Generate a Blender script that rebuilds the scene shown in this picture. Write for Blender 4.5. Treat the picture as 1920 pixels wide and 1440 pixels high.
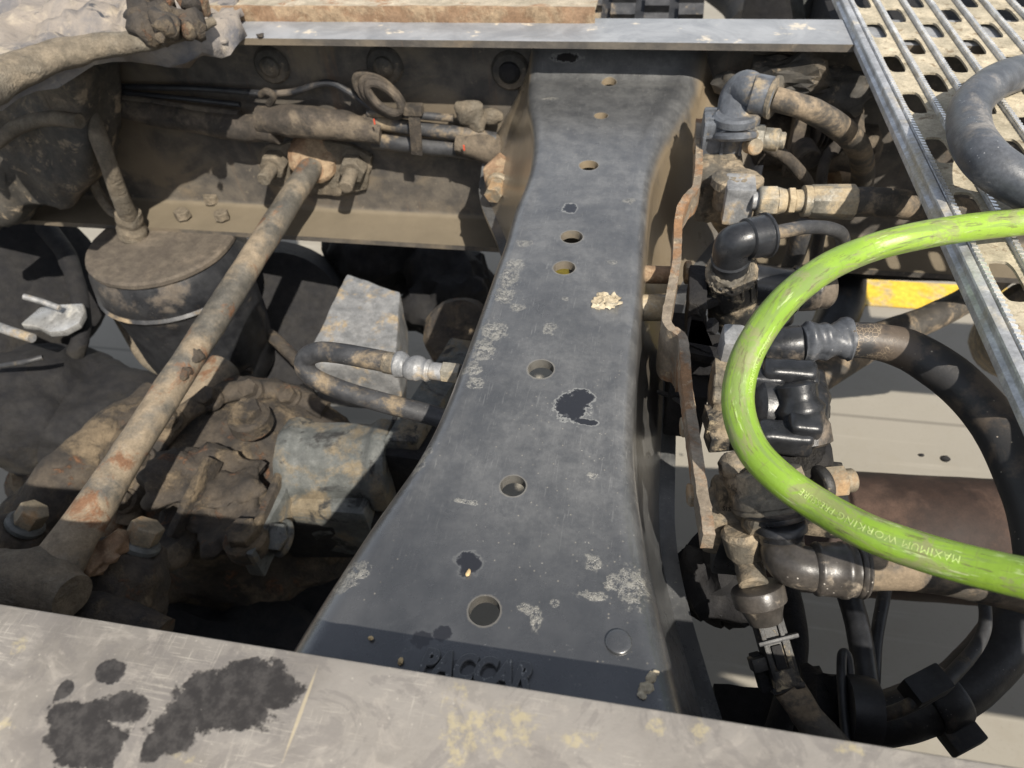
import bpy, bmesh, math, random
from mathutils import Vector, Matrix, noise
from math import sin, cos, pi, radians, sqrt, atan2
random.seed(7)
for o in list(bpy.data.objects): bpy.data.objects.remove(o)
S = bpy.context.scene
COL = S.collection

# ------------------------------------------------------------------ camera, sky, sun, exposure
F = 1331.0
CAMP = Vector((0, 0, 1.294))
RX = Vector((0.98267325, -0.08885822, 0.16265759))      # rows: world X, Y, Z seen in camera axes
RY = Vector((0.1767381, 0.71357371, -0.6779205))
RZ = Vector((-0.05582937, 0.69492213, 0.71691444))
cd = bpy.data.cameras.new('camera'); cam = bpy.data.objects.new('camera', cd); COL.objects.link(cam)
m = Matrix((RX, RY, RZ)).to_4x4(); m.translation = CAMP; cam.matrix_world = m
cd.sensor_width = 36; cd.lens = F / 1920 * 36; cd.clip_start = .01; cd.clip_end = 200
cd.dof.use_dof = True; cd.dof.focus_distance = .47; cd.dof.aperture_fstop = 12
S.camera = cam
S.render.resolution_x = 1024; S.render.resolution_y = 768
SUN_EL, SUN_AZ = radians(48), radians(-36)              # light travels towards +Y, leaning to +X by SUN_AZ
W = bpy.data.worlds.new('World'); S.world = W; W.use_nodes = True
wn = W.node_tree.nodes; bg = wn['Background']
sky = wn.new('ShaderNodeTexSky'); sky.sky_type = 'NISHITA'; sky.sun_disc = False
sky.sun_elevation = SUN_EL; sky.sun_rotation = SUN_AZ + pi
hs = wn.new('ShaderNodeHueSaturation'); hs.inputs['Saturation'].default_value = .42
W.node_tree.links.new(sky.outputs[0], hs.inputs['Color']); W.node_tree.links.new(hs.outputs[0], bg.inputs[0]); bg.inputs[1].default_value = .12
sd = bpy.data.lights.new('sun', 'SUN'); sd.energy = 4.6; sd.angle = radians(.53); sd.color = (1, .93, .82)
so = bpy.data.objects.new('sun', sd); COL.objects.link(so)
LD = Vector((sin(SUN_AZ) * cos(SUN_EL), cos(SUN_AZ) * cos(SUN_EL), -sin(SUN_EL)))
so.rotation_euler = LD.to_track_quat('-Z', 'Y').to_euler(); so.location = (-.5, -2, 3)
S.view_settings.view_transform = 'Standard'; S.view_settings.look = 'None'
S.view_settings.exposure = .5; S.view_settings.gamma = 1

# ------------------------------------------------------------------ measuring helpers (real planes of the place)
def ray(px, py):
    d = Vector((px - 960, 720 - py, -F))
    return Vector((RX.dot(d), RY.dot(d), RZ.dot(d))) / F
def Z(px, py, z):
    d = ray(px, py); return CAMP + d * ((z - CAMP.z) / d.z)
def Y(px, py, y):
    d = ray(px, py); return CAMP + d * (y / d.y)
def dep(p):
    q = Vector(p) - CAMP; return -(RX.z * q.x + RY.z * q.y + RZ.z * q.z)
def rr(p, wpx): return wpx / 2 * dep(p) / F             # radius from a width

# ------------------------------------------------------------------ materials
class NT:
    def __init__(s, name):
        s.m = bpy.data.materials.new(name); s.m.use_nodes = True; s.t = s.m.node_tree
        s.b = s.t.nodes['Principled BSDF']; s.tc = s.n('TexCoord').outputs['Object']
    def n(s, ty, **k):
        x = s.t.nodes.new('ShaderNode' + ty)
        for a, b in k.items(): setattr(x, a, b)
        return x
    def L(s, a, b): s.t.links.new(a, b)
    def put(s, sock, v):
        if hasattr(v, 'is_linked') or hasattr(v, 'links'): s.L(v, sock)
        elif isinstance(v, (tuple, list)) and len(v) == 3 and sock.type == 'RGBA': sock.default_value = (*v, 1)
        else: sock.default_value = v
    def noise(s, scale, detail=5, rough=.6, co=None, dist=0, w=None):
        x = s.n('TexNoise'); s.L(co or s.tc, x.inputs['Vector'])
        x.inputs['Scale'].default_value = scale; x.inputs['Detail'].default_value = detail
        x.inputs['Roughness'].default_value = rough; x.inputs['Distortion'].default_value = dist
        return x.outputs['Fac']
    def vor(s, scale, co=None, feat='F1', rnd=1):
        x = s.n('TexVoronoi', feature=feat); s.L(co or s.tc, x.inputs['Vector']); x.inputs['Scale'].default_value = scale
        x.inputs['Randomness'].default_value = rnd
        return x.outputs['Distance']
    def step(s, v, a, b, smooth=True):
        x = s.n('MapRange'); x.interpolation_type = 'SMOOTHSTEP' if smooth else 'LINEAR'
        s.put(x.inputs[0], v); x.inputs[1].default_value = min(a, b); x.inputs[2].default_value = max(a, b)
        if a < b: x.inputs[3].default_value = 0; x.inputs[4].default_value = 1
        else: x.inputs[3].default_value = 1; x.inputs[4].default_value = 0
        return x.outputs[0]
    def math(s, op, a, b=0.0, c=0.0):
        x = s.n('Math', operation=op); s.put(x.inputs[0], a); s.put(x.inputs[1], b)
        if op in ('MULTIPLY_ADD',): s.put(x.inputs[2], c)
        return x.outputs[0]
    def vmath(s, op, a, b):
        x = s.n('VectorMath', operation=op); s.put(x.inputs[0], a); s.put(x.inputs[1], b)
        return x.outputs['Value'] if op in ('LENGTH', 'DOT_PRODUCT') else x.outputs[0]
    def mix(s, f, a, b):
        x = s.n('MixRGB'); s.put(x.inputs[0], f); s.put(x.inputs[1], a); s.put(x.inputs[2], b); return x.outputs[0]
    def mixf(s, f, a, b):
        x = s.n('Mix', data_type='FLOAT'); s.put(x.inputs[0], f); s.put(x.inputs[2], a); s.put(x.inputs[3], b); return x.outputs[0]
    def mapco(s, sc, co=None, rot=(0, 0, 0)):
        x = s.n('Mapping'); s.L(co or s.tc, x.inputs[0]); x.inputs['Scale'].default_value = sc; x.inputs['Rotation'].default_value = rot
        return x.outputs[0]
    def sep(s, co=None):
        x = s.n('SeparateXYZ'); s.L(co or s.tc, x.inputs[0]); return x.outputs
    def nz(s):
        g = s.n('NewGeometry'); return s.sep(g.outputs['Normal'])[2]
    def blobs(s, L, amp=.5, nsc=90, co=None):
        """soft irregular patches centred at given spots: L = [(x,y,rx,ry)] in object space"""
        nn = s.math('MULTIPLY', s.math('SUBTRACT', s.noise(nsc, 4, .65), .5), amp * 2)
        out = None
        for (x, y, rx, ry) in L:
            mp = s.n('Mapping', vector_type='POINT'); s.L(co or s.tc, mp.inputs[0])
            mp.inputs['Location'].default_value = (-x / rx, -y / ry, 0); mp.inputs['Scale'].default_value = (1 / rx, 1 / ry, 0)
            l = s.vmath('LENGTH', mp.outputs[0], (0, 0, 0))
            out = l if out is None else s.math('MINIMUM', out, l)
        return s.math('ADD', out, nn)
    def bump(s, h, strength=.5, dist=.001, prev=None):
        x = s.n('Bump'); s.L(h, x.inputs['Height']); x.inputs['Strength'].default_value = strength; x.inputs['Distance'].default_value = dist
        if prev is not None: s.L(prev, x.inputs['Normal'])
        return x.outputs[0]
    def done(s, col, rough, metal=0, normal=None, **k):
        s.put(s.b.inputs['Base Color'], col); s.put(s.b.inputs['Roughness'], rough); s.put(s.b.inputs['Metallic'], metal)
        if normal is not None: s.L(normal, s.b.inputs['Normal'])
        for a, b in k.items(): s.put(s.b.inputs[a.replace('_', ' ')], b)
        return s.m

def mat(name, c1, c2, rough=.6, metal=0, nsc=40, dust=None, damt=.5, dsc=18, up=.0, dust2=None, d2amt=.3, d2sc=60,
        bump=.35, bsc=220, bdist=.0008, speck=None, ssc=260, samt=.12, drough=.9, scr=None):
    t = NT(name)
    n1 = t.noise(nsc, 6, .65)
    col = t.mix(t.step(n1, .3, .7), c1, c2)
    R_ = rough; nr = t.math('MULTIPLY_ADD', t.noise(nsc * 2.3, 3), .25, rough - .12)
    M_ = metal
    if scr is not None:
        a = t.noise(1, 3, .7, t.mapco((900, 14, 60), rot=(0, 0, .15)))
        b = t.noise(1, 3, .7, t.mapco((18, 700, 60), rot=(0, 0, .3)))
        s_ = t.math('MAXIMUM', t.step(a, .66, .72), t.step(b, .67, .73))
        col = t.mix(t.math('MULTIPLY', s_, .6), col, scr)
    if speck is not None:
        v = t.vor(ssc); v = t.step(v, .16, .06); g = t.step(t.noise(nsc * .6, 3), .5, .62)
        col = t.mix(t.math('MULTIPLY', t.math('MULTIPLY', v, g), samt * 6), col, speck)
    hh = t.noise(bsc, 6, .7)
    if dust is not None:
        d = t.noise(dsc, 8, .68, dist=.3); th = 1 - damt * .86
        f = t.step(d, .25 + th * .45 - .07, .25 + th * .45 + .07)
        if up: f = t.math('MULTIPLY', f, t.step(t.nz(), .9 - 1.4 * up, 1))
        col = t.mix(f, col, t.mix(t.noise(dsc * 5, 4), tuple(x * .72 for x in dust), tuple(min(1, x * 1.2) for x in dust)))
        nr = t.mixf(f, nr, drough)
        if metal: M_ = t.mixf(f, metal, 0.0)
        hh = t.math('MULTIPLY_ADD', f, .5, hh)
    if dust2 is not None:
        d = t.noise(d2sc, 7, .7, dist=.5); th = 1 - d2amt
        f = t.step(d, .25 + th * .45 - .05, .25 + th * .45 + .05)
        col = t.mix(f, col, dust2); nr = t.mixf(f, nr, drough)
        hh = t.math('MULTIPLY_ADD', f, .4, hh)
    g1 = t.math('MULTIPLY', t.math('MULTIPLY_ADD', t.noise(430, 4, .75), 1.1, .47), t.math('MULTIPLY_ADD', t.noise(75, 6, .7), 1.3, .33))
    vm = t.n('VectorMath', operation='SCALE'); t.L(col, vm.inputs[0]); t.L(g1, vm.inputs['Scale']); col = vm.outputs[0]
    return t.done(col, nr, M_, t.bump(hh, bump, bdist))

TAN = (.24, .2, .145); MUD = (.15, .125, .095); MUDL = (.24, .2, .15); RUST = (.17, .085, .045); DK = (.022, .023, .026)
M = {}
M['mudrail'] = mat('dusty frame paint', (.035, .033, .03), (.07, .062, .05), .7, dust=(.16, .13, .095), damt=.42, dsc=9, dust2=(.25, .2, .14), d2amt=.22, d2sc=45, bump=.6, bsc=160, bdist=.0015)
M['mudlight'] = mat('thick dried mud', (.125, .105, .078), (.195, .16, .115), .9, dust=(.15, .13, .1), damt=0.45, dsc=14, bump=1, bsc=90, bdist=.003)
M['muddark'] = mat('dark caked mud', (.025, .022, .02), (.075, .06, .045), .85, nsc=25, dust=(.15, .115, .075), damt=0.38, dsc=16, dust2=RUST, d2amt=.17, d2sc=22, bump=1, bsc=55, bdist=.004)
M['mudcable'] = mat('mud coated sleeve', (.03, .026, .022), (.07, .057, .045), .85, dust=(.135, .108, .078), damt=0.45, dsc=14, bump=.8, bsc=120, bdist=.002)
M['tube'] = mat('dusty steel tube', (.085, .082, .074), (.145, .132, .11), .55, metal=.25, dust=(.23, .185, .13), damt=0.45, dsc=11, dust2=(.17, .09, .05), d2amt=.24, d2sc=24, bump=.5, bsc=150)
M['rubber'] = mat('black rubber', (.012, .013, .016), (.03, .031, .034), .42, dust=(.12, .1, .08), damt=0.2, dsc=14, bump=.3, bsc=260, speck=(.35, .33, .3), samt=.08)
M['rubberdust'] = mat('dusty rubber hose', (.03, .031, .034), (.06, .06, .062), .5, dust=(.24, .185, .12), damt=0.3, dsc=17, bump=.35, bsc=240, speck=(.4, .38, .33), samt=.1)
M['rubbergrey'] = mat('grey sheen rubber', (.045, .05, .06), (.085, .09, .1), .36, dust=(.2, .19, .18), damt=.3, dsc=20, bump=.3, bsc=320, speck=(.45, .45, .45), samt=.1)
M['rubbertan'] = mat('tan dusted rubber hose', (.04, .036, .032), (.075, .065, .052), .65, dust=(.22, .17, .115), damt=0.42, dsc=25, bump=.4, bsc=300)
M['blackplastic'] = mat('black moulded plastic', (.012, .013, .015), (.028, .029, .032), .3, dust=(.16, .13, .1), damt=.25, dsc=22, bump=.25, bsc=350)
M['bluegreyplastic'] = mat('grey sheen plastic', (.07, .075, .085), (.12, .13, .145), .38, dust=(.3, .24, .16), damt=.36, dsc=30, bump=.3, bsc=300)
M['dirtyplastic'] = mat('dusty black plastic', (.018, .018, .019), (.04, .038, .034), .5, dust=(.27, .22, .155), damt=0.3, dsc=38, dust2=(.4, .33, .22), d2amt=0.22, d2sc=90, bump=.7, bsc=260)
M['elbowplastic'] = mat('satin brown-black plastic', (.04, .037, .034), (.068, .06, .053), .33, dust=(.3, .25, .19), damt=0.14, dsc=45, bump=.2, bsc=320, speck=(.6, .56, .5), samt=.12)
M['dustcast'] = mat('dusty aluminium casting', (.08, .073, .06), (.16, .138, .105), .75, dust=(.28, .225, .155), damt=0.48, dsc=30, dust2=(.08, .07, .055), d2amt=.25, d2sc=60, bump=.9, bsc=200, bdist=.001)
M['greycast'] = mat('grey aluminium casting', (.2, .205, .21), (.33, .33, .33), .5, metal=.3, dust=(.34, .27, .18), damt=.3, dsc=30, bump=.7, bsc=220)
M['steelfit'] = mat('dusty plated steel fitting', (.2, .19, .16), (.36, .33, .27), .42, metal=.45, dust=(.36, .29, .19), damt=0.44, dsc=35, bump=.5, bsc=300)
M['rustbar'] = mat('rusted flat bar', (.19, .155, .115), (.31, .26, .2), .65, metal=.2, dust=(.25, .14, .07), damt=0.42, dsc=28, dust2=(.42, .33, .22), d2amt=0.2, d2sc=70, bump=0.7, bsc=260, bdist=.0012)
M['rust'] = mat('rusty steel', (.17, .1, .055), (.26, .17, .105), .85, dust=(.3, .22, .14), damt=.45, dsc=30, bump=.8, bsc=200)
M['boltrust'] = mat('dusty bolt steel', (.22, .19, .14), (.34, .28, .2), .65, metal=.3, dust=(.3, .2, .11), damt=.45, dsc=40, bump=.6, bsc=300)
M['greypaint'] = mat('grey painted casting', (.07, .076, .075), (.125, .13, .124), .6, dust=(.19, .155, .105), damt=.36, dsc=16, dust2=(.03, .03, .03), d2amt=0.26, d2sc=22, bump=.35, bsc=140)
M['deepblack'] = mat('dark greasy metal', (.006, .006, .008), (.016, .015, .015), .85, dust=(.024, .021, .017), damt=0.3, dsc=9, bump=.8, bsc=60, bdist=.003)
M['plate'] = mat('dusty spring plate', (.075, .062, .05), (.11, .092, .072), .9, dust=(.14, .115, .088), damt=.4, dsc=12, bump=.5, bsc=100, bdist=.002)
M['bright'] = mat('bright steel', (.55, .55, .54), (.7, .7, .68), .3, metal=.7, dust=(.4, .38, .33), damt=.3, dsc=12, bump=.3)
M['galv'] = mat('galvanised steel', (.42, .425, .43), (.58, .585, .59), .38, metal=.55, nsc=60, dust=(.4, .36, .28), damt=0.36, dsc=20, bump=.3, bsc=200)
M['teeth'] = mat('worn bright steel edge', (.68, .69, .7), (.82, .82, .82), .3, metal=.7, bump=.3)
M['deck'] = mat('dusty galvanised plank', (.31, .275, .2), (.42, .37, .275), .75, metal=.1, nsc=30, dust=(.47, .41, .3), damt=.5, dsc=16, dust2=(.22, .17, .11), d2amt=.2, d2sc=70, bump=.7, bsc=180)
M['deckrust'] = mat('worn rusty plank', (.3, .26, .19), (.44, .38, .29), .7, metal=.15, nsc=20, dust=(.26, .13, .06), damt=0.26, dsc=22, bump=.7, bsc=120)
M['driveshaft'] = mat('red brown primer tube', (.022, .013, .010), (.045, .025, .018), .75, nsc=7, dust=(.07, .043, .032), damt=.4, dsc=8, bump=.4, bsc=90)
M['cream'] = mat('pale paint daub', (.33, .27, .18), (.52, .46, .34), .8, bump=.8, bsc=400)
M['stone'] = mat('ochre grit', (.5, .36, .17), (.68, .5, .28), .7, bump=.7, bsc=500)
M['textprint'] = mat('pale hose print', (.36, .5, .14), (.3, .36, .12), .6)
M['yellowpaint'] = mat('yellow floor paint', (.62, .4, .03), (.72, .5, .05), .7, nsc=12, dust=(.45, .36, .2), damt=.3, dsc=9, bump=.2, bsc=60)
M['redmark'] = mat('red marker paint', (.5, .06, .03), (.6, .1, .05), .6)

# concrete floor
t = NT('concrete floor')
c = t.mix(t.noise(1.6, 8, .6), (.225, .207, .172), (.32, .297, .252))
c = t.mix(t.math('MULTIPLY', t.step(t.noise(1.1, 4, .6, dist=1), .56, .7), .35), c, (.2, .185, .15))
v = t.step(t.vor(3.1), .07, .02); c = t.mix(t.math('MULTIPLY', v, .7), c, (.1, .085, .065))
c = t.mix(t.math('MULTIPLY', t.step(t.noise(7, 7, .7), .5, .62), .25), c, (.24, .215, .17)); c = t.mix(t.math('MULTIPLY', t.step(t.noise(140, 4, .7), .58, .66), .25), c, (.18, .16, .13)); c = t.mix(t.math('MULTIPLY', t.step(t.noise(1, 4, .7, t.mapco((1.2, 30, 1))), .58, .7), .2), c, (.5, .47, .4))
sx = t.sep(); jn = t.step(t.math('ABSOLUTE', t.math('ADD', sx[1], -1.22)), .006, .003); c = t.mix(t.math('MULTIPLY', jn, .5), c, (.1, .09, .075)); oil = t.step(t.noise(3.2, 6, .7, dist=1.4), .6, .68); c = t.mix(t.math('MULTIPLY', oil, .35), c, (.13, .12, .1))
M['floor'] = t.done(c, .8, 0, t.bump(t.noise(60, 6), .2, .002))

# ------------------------------------------------------------------ mesh builder
class MB:
    def __init__(s): s.v = []; s.f = []; s.tc = {}
    def add(s, vs, fs):
        o = len(s.v); s.v += [Vector(x) for x in vs]; s.f += [tuple(o + i for i in f) for f in fs]; return s
    def path(s, pts, rad, sub=6):
        P = [Vector(p) for p in pts]; n = len(P)
        Rr = list(rad) if hasattr(rad, '__len__') else [rad] * n
        if sub <= 1 or n < 3: return P, Rr
        out = []; ro = []
        for i in range(n - 1):
            p0 = P[i - 1] if i else P[0] * 2 - P[1]; p1 = P[i]; p2 = P[i + 1]; p3 = P[i + 2] if i + 2 < n else P[-1] * 2 - P[-2]
            for k in range(sub):
                u = k / sub
                out.append(.5 * ((2 * p1) + (p2 - p0) * u + (2 * p0 - 5 * p1 + 4 * p2 - p3) * u * u + (3 * p1 - p0 - 3 * p2 + p3) * u ** 3))
                ro.append(Rr[i] + (Rr[i + 1] - Rr[i]) * (u * u * (3 - 2 * u)))
        out.append(P[-1]); ro.append(Rr[-1]); return out, ro
    def tube(s, pts, rad, n=18, sub=6, cap=True, wob=0, ns=40, flat=1):
        P, Rr = s.path(pts, rad, sub)
        T = [(P[min(i + 1, len(P) - 1)] - P[max(i - 1, 0)]).normalized() for i in range(len(P))]
        a = T[0].orthogonal().normalized() if abs(T[0].z) > .9 else Vector((0, 0, 1)).cross(T[0]).normalized()
        rings = []
        for i, p in enumerate(P):
            a = (a - T[i] * a.dot(T[i])).normalized(); b = T[i].cross(a)
            ring = []
            for k in range(n):
                an = 2 * pi * k / n; r = Rr[i]
                q = p + a * cos(an) * r + b * sin(an) * r * flat
                if wob: q += (q - p) * (noise.fractal(q * ns, 1, 2, 3) * wob)
                ring.append(q)
            rings.append(ring)
        vs = [q for r_ in rings for q in r_]; fs = []
        for i in range(len(P) - 1):
            for k in range(n):
                fs.append((i * n + k, i * n + (k + 1) % n, (i + 1) * n + (k + 1) % n, (i + 1) * n + k))
        ll = 0; o_ = len(s.v)
        for i in range(len(P)):
            if i: ll += (P[i] - P[i - 1]).length
            for k in range(n): s.tc[o_ + i * n + k] = (ll, Rr[i] * cos(2 * pi * k / n), Rr[i] * sin(2 * pi * k / n))
        if cap: fs.append(tuple(range(n - 1, -1, -1))); fs.append(tuple((len(P) - 1) * n + k for k in range(n)))
        s.add(vs, fs); s.last = (P, Rr, T); return s
    def lathe(s, a, b, prof, n=20, rot=0):
        """prof: [(fraction along a->b, radius)]"""
        a = Vector(a); b = Vector(b); d = (b - a); t = d.normalized(); u = t.orthogonal().normalized()
        if abs(t.z) < .95: u = Vector((0, 0, 1)).cross(t).normalized()
        w = t.cross(u); vs = []; fs = []
        for f_, r in prof:
            for k in range(n):
                an = rot + 2 * pi * k / n; vs.append(a + d * f_ + (u * cos(an) + w * sin(an)) * r)
        for i in range(len(prof) - 1):
            for k in range(n):
                fs.append((i * n + k, i * n + (k + 1) % n, (i + 1) * n + (k + 1) % n, (i + 1) * n + k))
        fs.append(tuple(range(n - 1, -1, -1))); fs.append(tuple((len(prof) - 1) * n + k for k in range(n)))
        return s.add(vs, fs)
    def cyl(s, a, b, r, n=20, ch=.15, rot=0):
        L = (Vector(b) - Vector(a)).length; c = min(r * ch, L * .3) ; f_ = c / L
        return s.lathe(a, b, [(0, r - c), (f_, r), (1 - f_, r), (1, r - c)], n, rot)
    def hexa(s, a, b, r, rot=0): return s.cyl(a, b, r, 6, .08, rot)
    def poly(s, pts, vec, bev=0):
        """prism of polygon pts extruded by vec"""
        n = len(pts); P = [Vector(p) for p in pts]; e = Vector(vec)
        return s.add(P + [p + e for p in P], [tuple(range(n)), tuple(range(2 * n - 1, n - 1, -1))] + [(i, i + n, (i + 1) % n + n, (i + 1) % n) for i in range(n)])
    def box(s, c, size, ax=None):
        c = Vector(c); X_, Y_, Z_ = ax if ax else (Vector((1, 0, 0)), Vector((0, 1, 0)), Vector((0, 0, 1)))
        vs = [c + X_ * (size[0] * i / 2) + Y_ * (size[1] * j / 2) + Z_ * (size[2] * k / 2) for k in (-1, 1) for j in (-1, 1) for i in (-1, 1)]
        return s.add(vs, [(0, 2, 3, 1), (4, 5, 7, 6), (0, 1, 5, 4), (2, 6, 7, 3), (0, 4, 6, 2), (1, 3, 7, 5)])
    def boxab(s, a, b, w, h, up=(0, 0, 1)):
        a = Vector(a); b = Vector(b); t = (b - a).normalized(); u = Vector(up); sd_ = t.cross(u).normalized(); u = sd_.cross(t)
        return s.box((a + b) / 2, ((b - a).length, w, h), (t, sd_, u))
    def blob(s, c, r, amp=.25, ns=30, sub=3, sc=(1, 1, 1)):
        bm = bmesh.new(); bmesh.ops.create_icosphere(bm, subdivisions=sub, radius=1)
        c = Vector(c); vs = []
        for v_ in bm.verts:
            p = v_.co.copy(); q = Vector((p.x * sc[0], p.y * sc[1], p.z * sc[2])) * r
            q += p * (noise.fractal((q + c) * ns, .9, 2, 4) * amp * r)
            vs.append(c + q)
        fs = [tuple(v_.index for v_ in f.verts) for f in bm.faces]; bm.free()
        return s.add(vs, fs)

def finish(me, angle=35, smooth=True):
    if smooth:
        me.polygons.foreach_set('use_smooth', [True] * len(me.polygons)); me.set_sharp_from_angle(angle=radians(angle))
def tag(o, label=None, cat=None, group=None, kind=None):
    if label: o['label'] = label
    if cat: o['category'] = cat
    if group: o['group'] = group
    if kind: o['kind'] = kind
    return o
def build(mb, name, mt, parent=None, bev=0, rough=0, rs=40, cut=0, angle=35, label=None, origin=None, smooth=True, bseg=2):
    me = bpy.data.meshes.new(name)
    bm = bmesh.new(); lay = bm.verts.layers.float_vector.new('along') if mb.tc else None; vs = [bm.verts.new(v_) for v_ in mb.v]
    if lay:
        for i, q in mb.tc.items(): vs[i][lay] = q
    for f in mb.f:
        try: bm.faces.new([vs[i] for i in f])
        except ValueError: pass
    bmesh.ops.recalc_face_normals(bm, faces=bm.faces)
    if bev:
        ed = [e for e in bm.edges if len(e.link_faces) == 2 and e.calc_face_angle(0) > radians(30)]
        bmesh.ops.bevel(bm, geom=ed, offset=bev, segments=bseg, affect='EDGES', profile=.6, clamp_overlap=True)
    if cut:
        bmesh.ops.triangulate(bm, faces=[f for f in bm.faces if len(f.verts) > 4])
        for _ in range(8):
            ed = [e for e in bm.edges if e.calc_length() > cut]
            if not ed: break
            bmesh.ops.subdivide_edges(bm, edges=ed, cuts=1, use_grid_fill=True)
            bmesh.ops.triangulate(bm, faces=[f for f in bm.faces if len(f.verts) > 4])
    if rough:
        bm.normal_update(); mv = [(v_, v_.normal.copy() * noise.fractal(v_.co * rs, .8, 2, 5) * rough) for v_ in bm.verts]
        for v_, d in mv: v_.co += d
    lo = Vector((min(v_.co.x for v_ in bm.verts), min(v_.co.y for v_ in bm.verts), min(v_.co.z for v_ in bm.verts)))
    hi = Vector((max(v_.co.x for v_ in bm.verts), max(v_.co.y for v_ in bm.verts), max(v_.co.z for v_ in bm.verts)))
    if parent is not None: og = Vector(parent['_o'])
    else: og = Vector(origin) if origin is not None else Vector(((lo.x + hi.x) / 2, (lo.y + hi.y) / 2, lo.z))
    bmesh.ops.translate(bm, verts=bm.verts, vec=-og)
    bm.to_mesh(me); bm.free(); finish(me, angle, smooth)
    me.materials.append(M[mt] if isinstance(mt, str) else mt)
    o = bpy.data.objects.new(name, me); COL.objects.link(o); o['_o'] = tuple(og)
    if parent is not None: o.parent = parent
    else: o.location = og
    if label: o['label'] = label
    return o
def thing(name, label, cat, loc, group=None):
    o = bpy.data.objects.new(name, None); COL.objects.link(o); o.location = loc; o['_o'] = tuple(loc); o.empty_display_size = .02
    return tag(o, label, cat, group)
def T_(pts, r, **k): return MB().tube(pts, r, **k)
def hose(name, pts, wid, label, mt='rubber', cat='hose', group=None, sub=7, n=20, wob=.03, ns=60, zoff=0, rad=None):
    """pts (px,py,z); wid = width there (in picture units) or rad in metres"""
    P = [Z(a, b, c_) for a, b, c_ in pts]
    R_ = rad if rad is not None else [rr(p, w) for p, w in zip(P, wid if hasattr(wid, '__len__') else [wid] * len(P))]
    mb = T_(P, R_, sub=sub, n=n, wob=wob, ns=ns)
    o = build(mb, name, mt); tag(o, label, cat, group); o['_p'] = 0
    return o, mb.last

# ================================================================== THE SETTING
fl = MB().add([(-40, -40, 0), (40, -40, 0), (40, 60, 0), (-40, 60, 0)], [(0, 1, 2, 3)])
o = build(fl, 'floor', 'floor', origin=(0, 0, 0), smooth=False); o['kind'] = 'structure'
a = Z(1300, 530, 0); b = Z(1760, 530, 0); a2 = Z(1300, 578, 0); b2 = Z(1760, 578, 0)
ya = Z(1700, 531, 0).y; yb = Z(1700, 579, 0).y
o = build(MB().box((2.6, (ya + yb) / 2, .004), (6, ya - yb, .003)), 'floor_marking', 'yellowpaint'); o['kind'] = 'structure'

# ================================================================== FRAME RAILS
def rail(name, y0, sgn, label, mt, x0=-1.9, x1=1.6, flmat=None):
    """C section, open to the side y0; flange edge at y0, web at y0+sgn*.079"""
    th = thing(name, label, 'frame rail', ((x0 + x1) / 2, y0, .72))
    w = .079; tk = .0075; r = .012
    def prof():
        out = [(0, 1.0), ]
        P = []
        P.append((0, 1 - tk)); P.append((0, 1))
        for k in range(6): an = pi / 2 * k / 5; P.append((w - r + r * sin(an), 1 - r + r * cos(an)))
        for k in range(6): an = pi / 2 * k / 5; P.append((w - r + r * cos(an), .72 + r - r * sin(an)))
        P.append((0, .72)); P.append((0, .72 + tk))
        ri = r - tk + .004
        for k in range(5): an = pi / 2 * k / 4; P.append((w - tk - ri + ri * sin(an), .72 + tk + ri - ri * cos(an)))
        for k in range(5): an = pi / 2 * k / 4; P.append((w - tk - ri + ri * cos(an), 1 - tk - ri + ri * sin(an)))
        return P
    P = prof(); n = len(P); mb = MB(); N_ = 140
    vs = []
    for i in range(N_ + 1):
        x = x0 + (x1 - x0) * i / N_
        vs += [(x, y0 + sgn * a_, z_) for a_, z_ in P]
    fs = [(i * n + k, i * n + (k + 1) % n, (i + 1) * n + (k + 1) % n, (i + 1) * n + k) for i in range(N_) for k in range(n)]
    fs += [tuple(range(n)), tuple(N_ * n + k for k in range(n))]
    mb.add(vs, fs)
    o = build(mb, 'channel', mt, th)
    return th

# -- material of the bright upper flange of the far rail blended into the dusty web by which face it is
t = NT('far rail finish')
up = t.step(t.nz(), .9, .97); zz = t.sep()[2]; top = t.math('MULTIPLY', up, t.step(zz, .25, .27))
web = t.mix(t.step(t.noise(26, 7, .68), .35, .68), (.06, .055, .05), (.13, .113, .092))
d1 = t.step(t.noise(7, 7, .62, dist=.6), .48, .62); web = t.mix(t.math('MULTIPLY', d1, .7), web, (.2, .16, .11))
sp = t.step(t.noise(110, 4, .7), .62, .7); web = t.mix(t.math('MULTIPLY', sp, .45), web, (.24, .2, .15))
st = t.step(t.noise(1, 5, .7, t.mapco((40, 10, 3))), .58, .72); web = t.mix(t.math('MULTIPLY', st, .3), web, (.2, .12, .07))
low = t.math('MULTIPLY', t.step(t.nz(), .3, .8), t.step(zz, .1, .02)); web = t.mix(low, web, t.mix(t.noise(30, 6), (.12, .1, .07), (.2, .165, .115)))
tp = t.mix(t.step(t.noise(16, 7, .7, dist=.8), .35, .65), (.2, .21, .225), (.31, .32, .335)); tp = t.mix(t.math('MULTIPLY', t.step(t.noise(1, 5, .7, t.mapco((9, 260, 1))), .55, .7), .5), tp, (.2, .2, .2))
ps = t.step(t.noise(34, 6, .7), .6, .68); tp = t.mix(t.math('MULTIPLY', ps, .8), tp, (.62, .55, .44))
rs_ = t.step(t.noise(13, 6, .7), .7, .76); tp = t.mix(rs_, tp, (.3, .2, .12))
M['farrail'] = t.done(t.mix(top, web, tp), t.mixf(top, .75, .45), 0, t.bump(t.noise(170, 6, .7), .6, .0012))
far = rail('frame_rail', .789, 1, 'far steel frame rail with a pale grey top flange and a dusty dark web', 'farrail', x1=2.6)

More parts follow.
